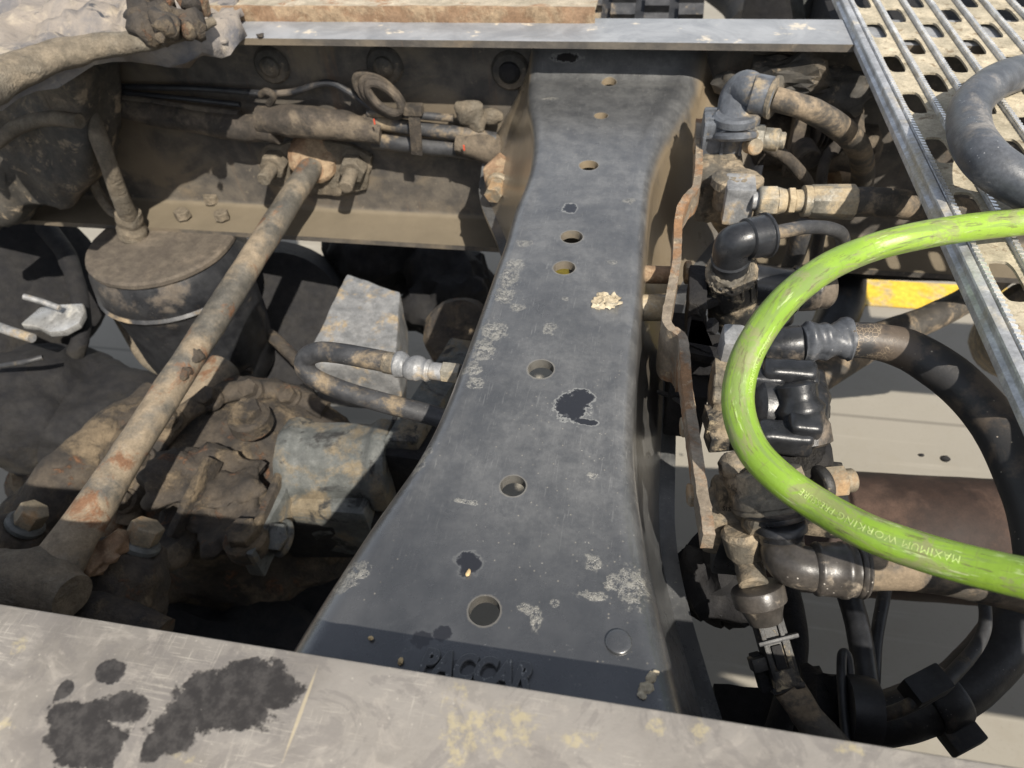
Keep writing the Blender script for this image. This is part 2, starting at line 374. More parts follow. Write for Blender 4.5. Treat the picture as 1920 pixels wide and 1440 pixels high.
# -- near rail
NRO = Vector((-.15, .109, .72))
t = NT('near rail finish')
base = t.mix(t.step(t.noise(9, 7, .65), .35, .65), (.2, .18, .155), (.315, .288, .255))
base = t.mix(t.math('MULTIPLY', t.step(t.noise(48, 6, .7, dist=.8), .52, .66), .6), base, (.4, .36, .31))
a_ = t.noise(1, 4, .7, t.mapco((1100, 45, 1), rot=(0, 0, .35)), dist=.5); b_ = t.noise(1, 4, .7, t.mapco((34, 900, 1), rot=(0, 0, -.08)), dist=.5)
c_ = t.noise(1, 3, .7, t.mapco((40, 1000, 1), rot=(0, 0, -.9)), dist=.6)
scr = t.math('MAXIMUM', t.math('MAXIMUM', t.step(a_, .58, .66), t.step(b_, .57, .65)), t.step(c_, .61, .68))
scr = t.math('MULTIPLY', scr, t.step(t.noise(17, 3), .44, .6))
sp_ = t.math('MULTIPLY', t.step(t.vor(240), .15, .05), t.step(t.noise(20, 3), .45, .6)); scr = t.math('MAXIMUM', scr, sp_)
base = t.mix(t.math('MULTIPLY', scr, .5), base, (.56, .51, .43))
blo = t.step(t.noise(28, 7, .72, dist=1.5), .5, .56); base = t.mix(t.math('MULTIPLY', blo, .35), base, (.16, .145, .135))
crk = t.step(t.vor(1, co=t.mapco((24, 55, 1)), feat='DISTANCE_TO_EDGE'), .03, .01); base = t.mix(t.math('MULTIPLY', t.math('MULTIPLY', crk, t.step(t.noise(60, 4), .5, .6)), .0), base, (.55, .48, .38))
def nl(px, py): p = Z(px, py, 1.0) - NRO; return p.x, p.y
def bl(lst): return [(*nl(px, py), w * .27e-3 * (294 / 294), h * .27e-3) for px, py, w, h in lst]
yel = t.blobs(bl([(858, 1303, 18, 30), (905, 1370, 60, 30), (960, 1350, 50, 20), (1235, 1365, 16, 14), (1310, 1365, 14, 22), (30, 1215, 14, 16), (10, 1365, 14, 20), (340, 1418, 22, 8), (1600, 1400, 30, 12), (1090, 1385, 30, 16), (860, 1400, 20, 30)]), 1.6, 190)
yf = t.math('MULTIPLY', t.step(yel, 1.1, .5), t.step(t.noise(170, 5, .75), .42, .6)); base = t.mix(t.math('MULTIPLY', yf, .6), base, (.5, .42, .24))
wet = t.blobs(bl([(210, 1262, 26, 20), (235, 1325, 40, 26), (130, 1355, 45, 38), (170, 1400, 60, 40), (400, 1300, 70, 34), (480, 1280, 60, 36), (440, 1335, 80, 26), (330, 1370, 45, 32), (290, 1395, 20, 30), (120, 1290, 16, 18), (520, 1300, 40, 30), (350, 1335, 34, 22)]), .85, 95)
wf = t.step(wet, 1.05, .86)
halo = t.step(wet, 1.8, 1.1); base = t.mix(t.math('MULTIPLY', halo, .25), base, (.13, .12, .115))
base = t.mix(wf, base, t.mix(t.step(t.noise(160, 6, .7), .4, .65), (.03, .027, .025), (.058, .053, .049)))
# dried vertical run mark
run = t.blobs([(*nl(566, 1330), .0009, .02)], .5, 60); base = t.mix(t.math('MULTIPLY', t.step(run, 1.1, .6), .7), base, (.5, .42, .28))
hg = t.noise(260, 5, .7)
nrm = t.bump(t.math('MULTIPLY_ADD', wf, -.6, hg), .4, .0006)
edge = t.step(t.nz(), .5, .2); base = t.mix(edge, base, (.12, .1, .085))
M['nearrail'] = t.done(base, t.mixf(wf, t.math('MULTIPLY_ADD', t.noise(40, 4), .3, .34), .2), t.mixf(wf, .25, 0.0), nrm)
near = thing('frame_rail', 'near steel frame rail crossing the bottom, scratched flange with yellow smears and wet patches', 'frame rail', NRO)
def cprof(y0, sgn):
    w = .3; return None
mb = MB(); P = [(0, .9925), (0, .9985), (.0006, .9996), (.0016, 1.0), (.07, 1.0), (.0768, .9975), (.079, .99), (.079, .73), (.0768, .7225), (.07, .72), (0, .72), (0, .728), (.068, .728), (.0715, .7315), (.0715, .989), (.068, .9925)]
n = len(P); x0, x1, N_ = -1.9, 2.6, 150; vs = []
for i in range(N_ + 1):
    x = x0 + (x1 - x0) * i / N_; vs += [(x, .109 - a_ , z_) for a_, z_ in P]
fs = [(i * n + k, i * n + (k + 1) % n, (i + 1) * n + (k + 1) % n, (i + 1) * n + k) for i in range(N_) for k in range(n)]
fs += [tuple(range(n)), tuple(N_ * n + k for k in range(n))]
mb.add(vs, fs); build(mb, 'channel', 'nearrail', near)

# ================================================================== CROSS MEMBER
ZT = .95
Lp = [(986, 165), (988, 199), (998, 254), (996, 304), (982, 354), (963, 393), (947, 457), (930, 500), (905, 570), (880, 640), (856, 705), (830, 770), (795, 840), (750, 905), (700, 965), (650, 1040), (600, 1110), (560, 1170), (535, 1215), (480, 1300)]
Rp = [(1325, 130), (1322, 160), (1290, 215), (1262, 260), (1240, 300), (1224, 350), (1218, 400), (1213, 460), (1206, 550), (1199, 650), (1192, 740), (1187, 820), (1192, 900), (1205, 980), (1220, 1060), (1240, 1150), (1262, 1240), (1285, 1335), (1310, 1420)]
Lw = sorted([(q.y, q.x) for q in (Z(a, b, ZT - .006) for a, b in Lp)]); Rw = sorted([(q.y, q.x) for q in (Z(a, b, ZT - .01) for a, b in Rp)])
def interp(T__, y):
    if y <= T__[0][0]:
        (y0, x0), (y1, x1) = T__[0], T__[2]; return x0 + (x1 - x0) * (y - y0) / (y1 - y0)
    for (y0, x0), (y1, x1) in zip(T__, T__[1:]):
        if y <= y1: return x0 + (x1 - x0) * (y - y0) / (y1 - y0)
    return T__[-1][1]
def sm(T__, y): return sum(interp(T__, y + d) for d in (-.02, -.01, 0, .01, .02)) / 5
CMO = Vector((-.06, .45, .80))
mb = MB(); NS = 150; NF = 26; rows = []
ys = [.04 + (.862 - .04) * i / NS for i in range(NS + 1)]
def ss(a, b, x): u = max(0, min(1, (x - a) / (b - a))); return u * u * (3 - 2 * u)
for y in ys:
    xl = sm(Lw, y); xr = sm(Rw, y)
    far_ = ss(.52, .78, y); nearf = ss(.34, .12, y)
    zt = ZT + .03 * ss(.805, .85, y)
    zt -= 0
    rl = .012 + .010 * nearf; rR = .014 + .014 * far_ + .004 * nearf
    D = .125; obl = .004 + .05 * far_; obr = .026 + .010 * nearf + .045 * far_
    rl_ = min(rl, .02)
    row = []
    row.append((xl - obl - .012, zt - D)); row.append((xl - obl, zt - D + .001)); row.append((xl - obl * .9, zt - D + .008))
    row.append((xl - obl * .45, zt - D * .6)); row.append((xl - obl * .12, zt - D * .3))
    for k in range(9): an = pi / 2 * k / 8; row.append((xl + rl - rl * cos(an), zt - rl + rl * sin(an)))
    for k in range(1, NF): u = k / NF; row.append((xl + rl + (xr - rR - xl - rl) * u, zt - .0012 * ss(.3, 0, min(u, 1 - u))))
    for k in range(9): an = pi / 2 * k / 8; row.append((xr - rR + rR * sin(an), zt - rR + rR * cos(an)))
    row.append((xr + obr * .15, zt - D * .4)); row.append((xr + obr * .45, zt - D * .65)); row.append((xr + obr * .9, zt - D + .008)); row.append((xr + obr, zt - D + .001)); row.append((xr + obr + .012, zt - D))
    rows.append([Vector((a_, y, b_)) for a_, b_ in row])
n = len(rows[0]); vs = [p for r_ in rows for p in r_]
fs = [(i * n + k, i * n + k + 1, (i + 1) * n + k + 1, (i + 1) * n + k) for i in range(NS) for k in range(n - 1)]
me = bpy.data.meshes.new('cross_member'); me.from_pydata([tuple(v_ - CMO) for v_ in vs], [], fs); me.update()
tmp = bpy.data.objects.new('tmp', me); COL.objects.link(tmp)
so_ = tmp.modifiers.new('s', 'SOLIDIFY'); so_.thickness = .0075; so_.offset = -1
HOLES = [(1142, 155, 14), (1127, 217, 13), (1104, 310, 18), (1072, 444, 20.5), (1058, 502, 20.5), (1014, 692, 24.5), (962, 911, 24), (908, 1145, 30)]
cb = MB()
HP = []
for px, py, r in HOLES:
    q = Z(px, py, ZT); rad = r * dep(q) / F; HP.append((q, rad))
    cb.lathe((q.x, q.y, ZT + .03), (q.x, q.y, ZT - .03), [(0, rad), (1, rad)], 36)
cb.v = [v_ - CMO for v_ in cb.v]
cm_ = bpy.data.meshes.new('c'); cm_.from_pydata([tuple(v_) for v_ in cb.v], [], cb.f); cm_.update()
bm = bmesh.new(); bm.from_mesh(cm_); bmesh.ops.recalc_face_normals(bm, faces=bm.faces); bm.to_mesh(cm_); bm.free()
cut = bpy.data.objects.new('cut', cm_); COL.objects.link(cut)
bo = tmp.modifiers.new('b', 'BOOLEAN'); bo.object = cut; bo.operation = 'DIFFERENCE'; bo.solver = 'EXACT'
bpy.context.view_layer.update(); dg = bpy.context.evaluated_depsgraph_get()
me2 = bpy.data.meshes.new_from_object(tmp.evaluated_get(dg)); me2.name = 'top_channel'
bpy.data.objects.remove(tmp); bpy.data.objects.remove(cut)
finish(me2, 40)

def cl(px, py): p = Z(px, py, ZT) - CMO; return p.x, p.y
def cbl(L): 
    out = []
    for px, py, w, h in L:
        q = Z(px, py, ZT); s_ = dep(q) / F; out.append((q.x - CMO.x, q.y - CMO.y, w * s_, h * s_ * 1.25))
    return out
t = NT('worn black satin paint')
paint = t.mix(t.step(t.noise(16, 6, .6), .35, .65), (.03, .032, .035), (.055, .057, .06))
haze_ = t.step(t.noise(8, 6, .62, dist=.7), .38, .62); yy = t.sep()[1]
g = t.step(yy, -.31, -.17)                             # shade painted into the near end; the rest is dust dulled
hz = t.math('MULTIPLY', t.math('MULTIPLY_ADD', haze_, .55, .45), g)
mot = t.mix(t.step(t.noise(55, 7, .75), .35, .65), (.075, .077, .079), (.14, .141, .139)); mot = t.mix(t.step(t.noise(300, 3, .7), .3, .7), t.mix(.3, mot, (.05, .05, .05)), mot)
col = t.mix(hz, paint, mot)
br = t.noise(1, 4, .7, t.mapco((1500, 40, 1), rot=(0, 0, .05))); col = t.mix(t.math('MULTIPLY', t.step(br, .6, .75), t.math('MULTIPLY', g, .35)), col, (.22, .22, .21))
dstain = t.step(t.noise(22, 6, .7, dist=1.2), .6, .66); col = t.mix(t.math('MULTIPLY', dstain, .45), col, (.05, .052, .055))
scrh = t.noise(1, 4, .7, t.mapco((900, 50, 1), rot=(0, 0, .25)), dist=.5); col = t.mix(t.math('MULTIPLY', t.math('MULTIPLY', t.step(scrh, .6, .68), g), .16), col, (.42, .42, .4))
spk = t.math('MULTIPLY', t.step(t.vor(210), .13, .06), t.step(t.noise(9, 3), .47, .56)); col = t.mix(t.math('MULTIPLY', spk, .3), col, (.5, .45, .36))
spk2 = t.math('MULTIPLY', t.step(t.noise(420, 3, .7), .67, .73), t.step(t.noise(13, 3), .45, .6)); col = t.mix(t.math('MULTIPLY', spk2, .6), col, (.42, .4, .35))
# salt / lime crusts on the left shoulder
crust = t.blobs(cbl([(965, 495, 16, 14), (955, 520, 18, 26), (945, 555, 18, 20), (925, 620, 26, 24), (905, 655, 22, 22), (885, 690, 18, 16), (890, 716, 16, 12), (1030, 615, 14, 14), (970, 575, 14, 10), (800, 842, 12, 8), (780, 865, 14, 20), (985, 455, 16, 8), (660, 1070, 30, 20), (640, 1090, 22, 16), (1110, 1055, 16, 14), (1005, 1160, 10, 22), (985, 1140, 14, 10), (1110, 1115, 28, 8), (1150, 1090, 16, 14), (700, 950, 14, 8), (1060, 560, 6, 5), (1110, 890, 10, 6), (870, 940, 30, 5), (1290, 0, 1, 1), (1040, 1130, 8, 8), (1150, 490, 10, 6), (1075, 186, 0.1, .1), (1030, 183, 16, 5), (1180, 375, 12, 8), (1190, 1100, 30, 30)]), 1.3, 190)
cf = t.math('MULTIPLY', t.step(crust, 1.25, .35), t.step(t.noise(300, 5, .75), .4, .6)); fr = t.step(t.math('ABSOLUTE', t.math('SUBTRACT', crust, .8)), .14, .03); cf = t.math('MAXIMUM', t.math('MULTIPLY', cf, .75), t.math('MULTIPLY', fr, .45)); col = t.mix(t.math('MULTIPLY', cf, .6), col, (.42, .4, .34))
rim = t.blobs([(q.x - CMO.x, q.y - CMO.y, r_, r_) for q, r_ in HP], .12, 260); rimf = t.step(rim, 1.16, 1.06); col = t.mix(t.math('MULTIPLY', rimf, .3), col, (.26, .235, .19))
# wet spots
wetb = t.blobs(cbl([(1072, 762, 30, 26), (1090, 745, 22, 16), (1100, 790, 22, 6), (1070, 390, 14, 12), (878, 1060, 18, 18), (880, 1052, 26, 14), (830, 1188, 18, 12), (790, 1200, 22, 12), (890, 1255, 70, 14), (1062, 136, 24, 5)]), .9, 190)
wf = t.step(wetb, 1.05, .8); hal = t.step(wetb, 1.9, 1.15); col = t.mix(t.math('MULTIPLY', hal, .4), col, (.06, .062, .066)); col = t.mix(wf, col, (.012, .012, .014))
ring = t.math('MULTIPLY', t.step(wetb, 1.25, 1.1), t.step(wetb, .98, 1.04)); col = t.mix(t.math('MULTIPLY', t.math('MULTIPLY', ring, g), .35), col, (.4, .4, .37))
side = t.step(t.nz(), .75, .3); tanf = t.math('MULTIPLY', side, t.math('MULTIPLY', t.step(yy, -.12, .12), t.step(t.noise(10, 6, .65), .3, .5)))
col = t.mix(t.math('MULTIPLY', tanf, .85), col, (.27, .21, .135))
rgh = t.mixf(wf, t.math('MULTIPLY_ADD', t.noise(45, 5, .7), .22, t.mixf(hz, .16, .22)), .08)
nrm = t.bump(t.noise(230, 4, .55), .45, .0007)
peel = t.step(t.noise(20, 5, .7, dist=2), .64, .65); nrm = t.bump(peel, .35, .0006, nrm)
nrm = t.bump(cf, .6, .001, nrm)
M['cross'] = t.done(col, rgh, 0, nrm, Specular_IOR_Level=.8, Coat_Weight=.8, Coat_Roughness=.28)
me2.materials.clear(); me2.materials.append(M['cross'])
cmo = thing('cross_member', 'black painted pressed steel cross member with a row of round holes and raised lettering', 'cross member', CMO)
ob = bpy.data.objects.new('top_channel', me2); COL.objects.link(ob); ob.parent = cmo; ob['_o'] = tuple(CMO)

# end ears bolted to the far rail web
earl = MB().poly([Z(*p_) for p_ in [(935, 290, .87), (905, 318, .86), (915, 380, .82), (935, 432, .79), (965, 440, .79), (985, 330, .86)]], (0, .008, 0))
build(earl, 'mounting_ear', 'rust', cmo, bev=.002, rough=.001)
p_ = Z(930, 355, .85); build(MB().hexa(p_ + Vector((0, .015, 0)), p_ + Vector((-.002, -.012, -.002)), .011).cyl(p_ + Vector((0, .017, 0)), p_ + Vector((0, .008, 0)), .014), 'bolt', 'boltrust', cmo)
# pressed dimple near the right shoulder
dm = MB(); q = Z(1160, 1203, ZT)
dm.lathe(q + Vector((0, 0, -.001)), q + Vector((0, 0, .0009)), [(0, .0067), (.6, .0066), (.85, .0058), (1, .004)], 30)
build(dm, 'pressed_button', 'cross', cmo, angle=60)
# raised lettering
def textmesh(body, size, ext, shear=0, space=1.0, bevel=0, res=4, offset=0.0):
    cu = bpy.data.curves.new('txt', 'FONT'); cu.body = body; cu.size = size; cu.extrude = ext; cu.shear = shear; cu.space_character = space
    cu.bevel_depth = bevel; cu.bevel_resolution = 2; cu.resolution_u = res; cu.align_x = 'CENTER'; cu.offset = offset
    ot = bpy.data.objects.new('txt', cu); COL.objects.link(ot); bpy.context.view_layer.update()
    m_ = bpy.data.meshes.new_from_object(ot.evaluated_get(bpy.context.evaluated_depsgraph_get())); bpy.data.objects.remove(ot); return m_
tm = textmesh('PACCAR', .0185, .0021, .22, 1.0, .0009, offset=.0004)
pa = Z(776, 1266, ZT); pb = Z(996, 1300, ZT)
ctr = (pa + pb) / 2; wd = max(v_.co.x for v_ in tm.vertices) - min(v_.co.x for v_ in tm.vertices)
scx = (pb - pa).length * .98 / wd; ang = atan2(pb.y - pa.y, pb.x - pa.x)
for v_ in tm.vertices:
    x, y, z_ = v_.co.x * scx, v_.co.y * 1.0, v_.co.z
    v_.co = Vector((ctr.x + x * cos(ang) - y * sin(ang), ctr.y + x * sin(ang) + y * cos(ang), ZT + z_ + .0002)) - CMO
tm.materials.clear(); t = NT('wet black paint'); M['wetpaint'] = t.done(t.mix(t.step(t.noise(500, 3), .6, .7), (.075, .077, .08), (.25, .25, .24)), .25, 0, t.bump(t.noise(420, 4), .5, .0005)); tm.materials.append(M['wetpaint'])
finish(tm, 40); ob = bpy.data.objects.new('raised_lettering', tm); COL.objects.link(ob); ob.parent = cmo; ob['_o'] = tuple(CMO)

# daubs, grit lying on the member
def lump(px, py, z, pts_r, mt, label, cat, name, sc=(1, 1, .35), amp=.5, ns=300, group=None):
    mb = MB()
    for (ax, ay, r) in pts_r:
        q = Z(ax, ay, z); mb.blob(q, rr(q, r), amp, ns, 3, sc)
    return tag(build(mb, name, mt, angle=70), label, cat, group)
lump(1218, 1285, ZT, [(1222, 1270, 20), (1212, 1290, 26), (1204, 1304, 18), (1230, 1262, 12)], 'cream', 'cream paint daub on the black cross member near its lower right edge', 'dried paint', 'paint_daub')
lump(1135, 565, ZT, [(1130, 560, 36), (1145, 568, 34), (1120, 572, 26), (1150, 560, 26)], 'cream', 'crusty cream daub on the middle of the cross member right of the centre holes', 'dried paint', 'paint_daub', sc=(1, 1, .09), amp=.6)
lump(878, 1073, ZT + .001, [(878, 1073, 12)], 'stone', 'tiny ochre stone in the wet spot above the lowest hole', 'stone', 'grit_stone', group='grit on the cross member', sc=(.8, 1.2, .7))
lump(750, 1240, ZT + .001, [(750, 1241, 14)], 'stone', 'tiny ochre stone beside the raised lettering', 'stone', 'grit_stone', group='grit on the cross member', sc=(.8, 1.2, .7))
lump(695, 1196, ZT + .001, [(695, 1196, 9)], 'stone', 'tiniest tan stone left of the lettering on the cross member', 'stone', 'grit_stone', group='grit on the cross member', sc=(1.2, .8, .6))

# ================================================================== RIGHT HAND TREAD PLANK (grating)
ROTG = radians(1.35)
GO = Vector((.2155, .814, 1.0055)); GX = Vector((cos(ROTG), sin(ROTG), 0)); GY = Vector((-sin(ROTG), cos(ROTG), 0))
def G(u, v_, z): return GO + GX * u + GY * v_ + Vector((0, 0, z))
gr = thing('tread_plank', 'wide dusty galvanised tread plank with serrated ribs and slotted holes at the right', 'tread plank', GO)
PT = .083; PC = .0268; NC = 13
mb = MB(); v0, v1 = -1.2, .30
def slotted(u0, u1, cs, va, vb, hw, hl, th, place):
    """a strip u0..u1, va..vb pierced by rounded slots centred at the given places"""
    m_ = MB(); uc = (u0 + u1) / 2; hu = (u1 - u0) / 2
    edges = [va] + [(a + b) / 2 for a, b in zip(cs, cs[1:])] + [vb]
    for k, vc in enumerate(cs):
        lo, hi = edges[k], edges[k + 1]
        ang = sorted([2 * pi * j / 28 + .01 for j in range(28)] + [atan2(y, x) % (2 * pi) for x, y in ((hu, hi - vc), (-hu, hi - vc), (-hu, lo - vc), (hu, lo - vc))])
        inn = []; out = []
        for a in ang:
            c, s_ = cos(a), sin(a); r_ = (abs(c / hw) ** 4 + abs(s_ / hl) ** 4) ** -.25
            inn.append((uc + c * r_, vc + s_ * r_))
            q = min(hu / max(abs(c), 1e-9), ((hi - vc) if s_ > 0 else (vc - lo)) / max(abs(s_), 1e-9)); out.append((uc + c * q, vc + s_ * q))
        n = len(ang)
        vs = [place(x, y, 0) for x, y in out] + [place(x, y, -.0002) for x, y in inn] + [place(x, y, -th) for x, y in inn] + [place(x, y, -th) for x, y in out]
        m_.add(vs, [(i + a * n, (i + 1) % n + a * n, (i + 1) % n + (a + 1) * n, i + (a + 1) * n) for i in range(n) for a in range(3)])
    return m_
def strip(u0, u1, off):
    ks = [off + k * PT for k in range(-40, 14) if v0 + .03 < off + k * PT < v1 - .03]
    return slotted(u0, u1, ks, v0, v1, .0076, .0208, .0022, G)
for c_ in range(NC):
    u0 = -.0115 + c_ * PC; w = PC - .0034
    build(strip(u0, u0 + w, 0 if c_ % 2 == 0 else PT / 2), 'deck_strip', 'deck', gr, smooth=False)
# ribs: raised folded ridge with a toothed edge
def rib(u0, first=False):
    m_ = MB(); h = .0032; w = .0036
    prof = [(u0, -.0022), (u0 + .0006, h - .001), (u0 + .0016, h), (u0 + w - .0022, h), (u0 + w - .001, h - .0015), (u0 + w, -.0022)]
    nv = 30; n = len(prof); vs = []
    for i in range(nv + 1):
        v_ = v0 + (v1 - v0) * i / nv; vs += [G(a_, v_, b_) for a_, b_ in prof]
    fs = [(i * n + k, i * n + (k + 1) % n, (i + 1) * n + (k + 1) % n, (i + 1) * n + k) for i in range(nv) for k in range(n)]
    m_.add(vs, fs + [tuple(range(n)), tuple(nv * n + k for k in range(n))])
    r_ = build(m_, 'rib', 'galv', gr)
    tt = MB(); p = .0046; nn = int((v1 - v0) / p)
    for i in range(nn):
        a = v0 + i * p; us = u0 + w - .0026
        tt.add([G(us, a, h - .002), G(us + .0044, a + p * .15, h - .0035), G(us + .0044, a + p * .6, h - .0035), G(us, a + p * .75, h - .002), G(us, a, h + .0007), G(us + .0040, a + p * .2, h + .0002), G(us + .0040, a + p * .55, h + .0002), G(us, a + p * .75, h + .0007)],
               [(0, 3, 2, 1), (4, 5, 6, 7), (0, 1, 5, 4), (1, 2, 6, 5), (2, 3, 7, 6), (3, 0, 4, 7)])
    o = build(tt, 'teeth', 'teeth', r_, smooth=False); o['kind'] = 'stuff'
for c_ in range(NC): rib(-.0115 - .0036 + c_ * PC)
# side wall with groove
ub = -.0115 - .0046
m_ = MB(); prof = [(ub, .0030), (ub - .0030, .0029), (ub - .0050, .0022), (ub - .0056, .0010), (ub - .0052, -.0005), (ub - .0052, -.0035), (ub - .0078, -.005), (ub - .0072, -.0052), (ub - .0076, -.0065), (ub - .0076, -.0105), (ub - .0066, -.0105), (ub - .0066, -.007), (ub, -.006)]
n = len(prof); vs = []; nv = 30
for i in range(nv + 1):
    v_ = v0 + (v1 - v0) * i / nv; vs += [G(a_, v_, b_) for a_, b_ in prof]
fs = [(i * n + k, i * n + (k + 1) % n, (i + 1) * n + (k + 1) % n, (i + 1) * n + k) for i in range(nv) for k in range(n)]
build(m_.add(vs, fs + [tuple(range(n)), tuple(nv * n + k for k in range(n))]), 'side_wall', 'galv', gr)

# far tread plank (rusty edge at the very top)
fp = thing('tread_plank', 'worn rusty pale tread plank lying behind the far rail at the top', 'tread plank', (-.45, .93, 1.0))
xa = Z(375, 22, 1.01).x; xb = Z(1117, 22, 1.01).x; yf_ = Z(745, 19, 1.012).y
m_ = slotted(yf_, yf_ + .11, [xa + .05 + .062 * k for k in range(int((xb - xa - .06) / .062))], xa, xb, .013, .022, .003, lambda u, v_, z_: Vector((v_, u, 1.016 + z_)))
build(m_, 'deck_strip', 'deckrust', fp, smooth=False)
build(MB().box(((xa + xb) / 2, yf_ - .002, 1.006), (xb - xa, .004, .022)), 'side_wall', 'rust', fp, bev=.001, cut=.02, rough=.0012, rs=80)

# ================================================================== GREEN AIR HOSE
t = NT('scuffed green hose')
al = t.n('Attribute', attribute_name='along').outputs['Vector']
gcol = t.mix(t.step(t.noise(14, 5), .35, .65), (.18, .3, .03), (.26, .4, .045))
sk = t.noise(1, 6, .68, t.mapco((16, 150, 150), al), dist=.5); gcol = t.mix(t.math('MULTIPLY', t.step(sk, .48, .58), .62), gcol, (.15, .2, .075))
sk2 = t.noise(1, 6, .72, t.mapco((32, 90, 90), al), dist=1.2); f3 = t.step(sk2, .5, .6); gcol = t.mix(t.math('MULTIPLY', f3, .66), gcol, (.22, .21, .11))
sk3 = t.noise(1, 5, .7, t.mapco((60, 420, 420), al), dist=.3); gcol = t.mix(t.math('MULTIPLY', t.step(sk3, .56, .64), .6), gcol, (.09, .075, .04))
f4 = t.step(t.noise(1, 4, .7, t.mapco((45, 300, 300), al)), .6, .68); gcol = t.mix(t.math('MULTIPLY', f4, .5), gcol, (.5, .6, .3))
wr = t.noise(1, 3, .6, t.mapco((500, 50, 50), al)); gcol = t.mix(t.math('MULTIPLY', t.step(wr, .6, .7), .2), gcol, (.12, .1, .05))
M['green'] = t.done(gcol, t.math('MULTIPLY_ADD', t.noise(60, 4), .3, .2), 0, t.bump(t.math('ADD', t.noise(200, 5, .7), sk3), .4, .0006))
OD = .0175
gp = [(2060, 416, 58), (1985, 410, 57), (1900, 418, 56), (1800, 429, 57), (1700, 447, 58), (1620, 470, 58), (1545, 505, 60), (1475, 560, 62), (1420, 630, 64), (1390, 700, 65), (1385, 770, 66), (1410, 840, 68), (1460, 895, 70), (1530, 945, 72), (1620, 995, 76), (1720, 1032, 79), (1820, 1060, 82), (1920, 1084, 86), (2060, 1115, 92)]
def atdepth(px, py, d): return CAMP + ray(px, py) * d
gP = [atdepth(a, b, F * OD / (w * .915)) for a, b, w in gp]
mb = MB().tube(gP, OD / 2, n=28, sub=9, wob=.012, ns=50)
gh = build(mb, 'air_hose', 'green'); tag(gh, 'bright green scuffed air hose looping over the valves and the tread plank', 'hose')
P_, R__, T__ = mb.last
# printed lettering along the hose
def hosetext(body, size, s0, side, parent, up, mt='textprint', flip=True):
    m_ = textmesh(body, size, 0, 0, 1.1, res=2)
    L_ = [0]
    for i in range(1, len(P_)): L_.append(L_[-1] + (P_[i] - P_[i - 1]).length)
    bm = bmesh.new(); bm.from_mesh(m_)
    for v_ in bm.verts:
        x, y = v_.co.x, v_.co.y - size * .35
        if flip: x, y = -x, -y
        s_ = max(0, min(L_[-1] - 1e-4, s0 + x)); i = 0
        while L_[i + 1] < s_: i += 1
        u = (s_ - L_[i]) / (L_[i + 1] - L_[i]); p = P_[i].lerp(P_[i + 1], u); tt_ = T__[i].lerp(T__[i + 1], u).normalized()
        view = (CAMP - p); view = (view - tt_ * view.dot(tt_)).normalized(); sd_ = tt_.cross(view)
        an = side + y / (OD / 2); r_ = OD / 2 * 1.018
        v_.co = p + (view * cos(an) - sd_ * sin(an)) * r_ - Vector(parent['_o'])
    bm.to_mesh(m_); bm.free(); m_.materials.clear(); m_.materials.append(M[mt])
    ob = bpy.data.objects.new('printed_lettering', m_); COL.objects.link(ob); ob.parent = parent; ob['_o'] = parent['_o']
tot = sum((P_[i + 1] - P_[i]).length for i in range(len(P_) - 1))
hosetext('MAXIMUM WORKING PRESSURE', .0048, tot - .085, .12, gh, 1)
hosetext('WORKING OZONE', .0040, tot - .205, .75, gh, 1)

# ================================================================== BLACK HOSE ON THE PLANK
hp = [(2080, 95, .025, 60), (1990, 118, .025, 62), (1920, 135, .025, 64), (1865, 155, .025, 68), (1822, 195, .025, 72), (1818, 245, .025, 76), (1845, 295, .025, 82), (1900, 337, .025, 84), (1975, 372, .025, 84), (2060, 400, .025, 84)]
mb = MB().tube([atdepth(a, b, F * .0295 / w) for a, b, c_, w in hp], .01475, n=26, sub=8, wob=.012, ns=60)
o = build(mb, 'coiled_hose', 'rubbergrey'); tag(o, 'thick grey black rubber hose bent back on top of the tread plank', 'hose')

# ================================================================== RUSTY BRACKET BAR AND ITS SPACERS
bk = [(1312, 222), (1309, 335), (1288, 368), (1274, 400), (1269, 487), (1258, 550), (1250, 590), (1256, 612), (1280, 632), (1286, 691), (1293, 753), (1305, 837), (1314, 900), (1324, 962), (1331, 1002)]
BZ = .955; bp = [Z(a, b, BZ) for a, b in bk]
br = thing('valve_bracket', 'rusty cranked flat bar standing on edge beside the cross member and carrying the valves', 'bracket', (bp[6].x, bp[6].y, .9))
mb = MB(); P, _r = mb.path(bp, 0.0, 5); n = len(P); vs = []; hw = .0033
for i, p in enumerate(P):
    tn = (P[min(i + 1, n - 1)] - P[max(i - 1, 0)]); tn.z = 0; tn.normalize(); sd_ = Vector((tn.y, -tn.x, 0))
    hb_ = .024 + .026 * math.exp(-((p - bp[7]).length / .03) ** 2) - .010 * (i > n * .62); w_ = hw * (1 + .06 * noise.noise(p * 90)); jag = .0005 * noise.fractal(p * 260, 1, 2, 3)
    vs += [p - sd_ * w_ + sd_ * jag, p + sd_ * w_ + sd_ * jag, p + sd_ * w_ + Vector((0, 0, -hb_)), p - sd_ * w_ + Vector((0, 0, -hb_))]
fs = [(i * 4 + k, i * 4 + (k + 1) % 4, (i + 1) * 4 + (k + 1) % 4, (i + 1) * 4 + k) for i in range(n - 1) for k in range(4)] + [(0, 1, 2, 3), tuple((n - 1) * 4 + k for k in (3, 2, 1, 0))]
build(mb.add(vs, fs), 'flat_bar', 'rustbar', br, cut=.006, rough=.0005, rs=240, angle=50)
def C(px, py, z, px2, py2, z2, w, mt, name, par, n=20, rot=0, ch=.12, **k):
    a = Z(px, py, z); b = Z(px2, py2, z2); return build(MB().cyl(a, b, rr(a, w), n, ch, rot), name, mt, par, **k)
C(1196, 514, .925, 1266, 516, .925, 34, 'rust', 'spacer', br, rough=.0006, cut=.006)
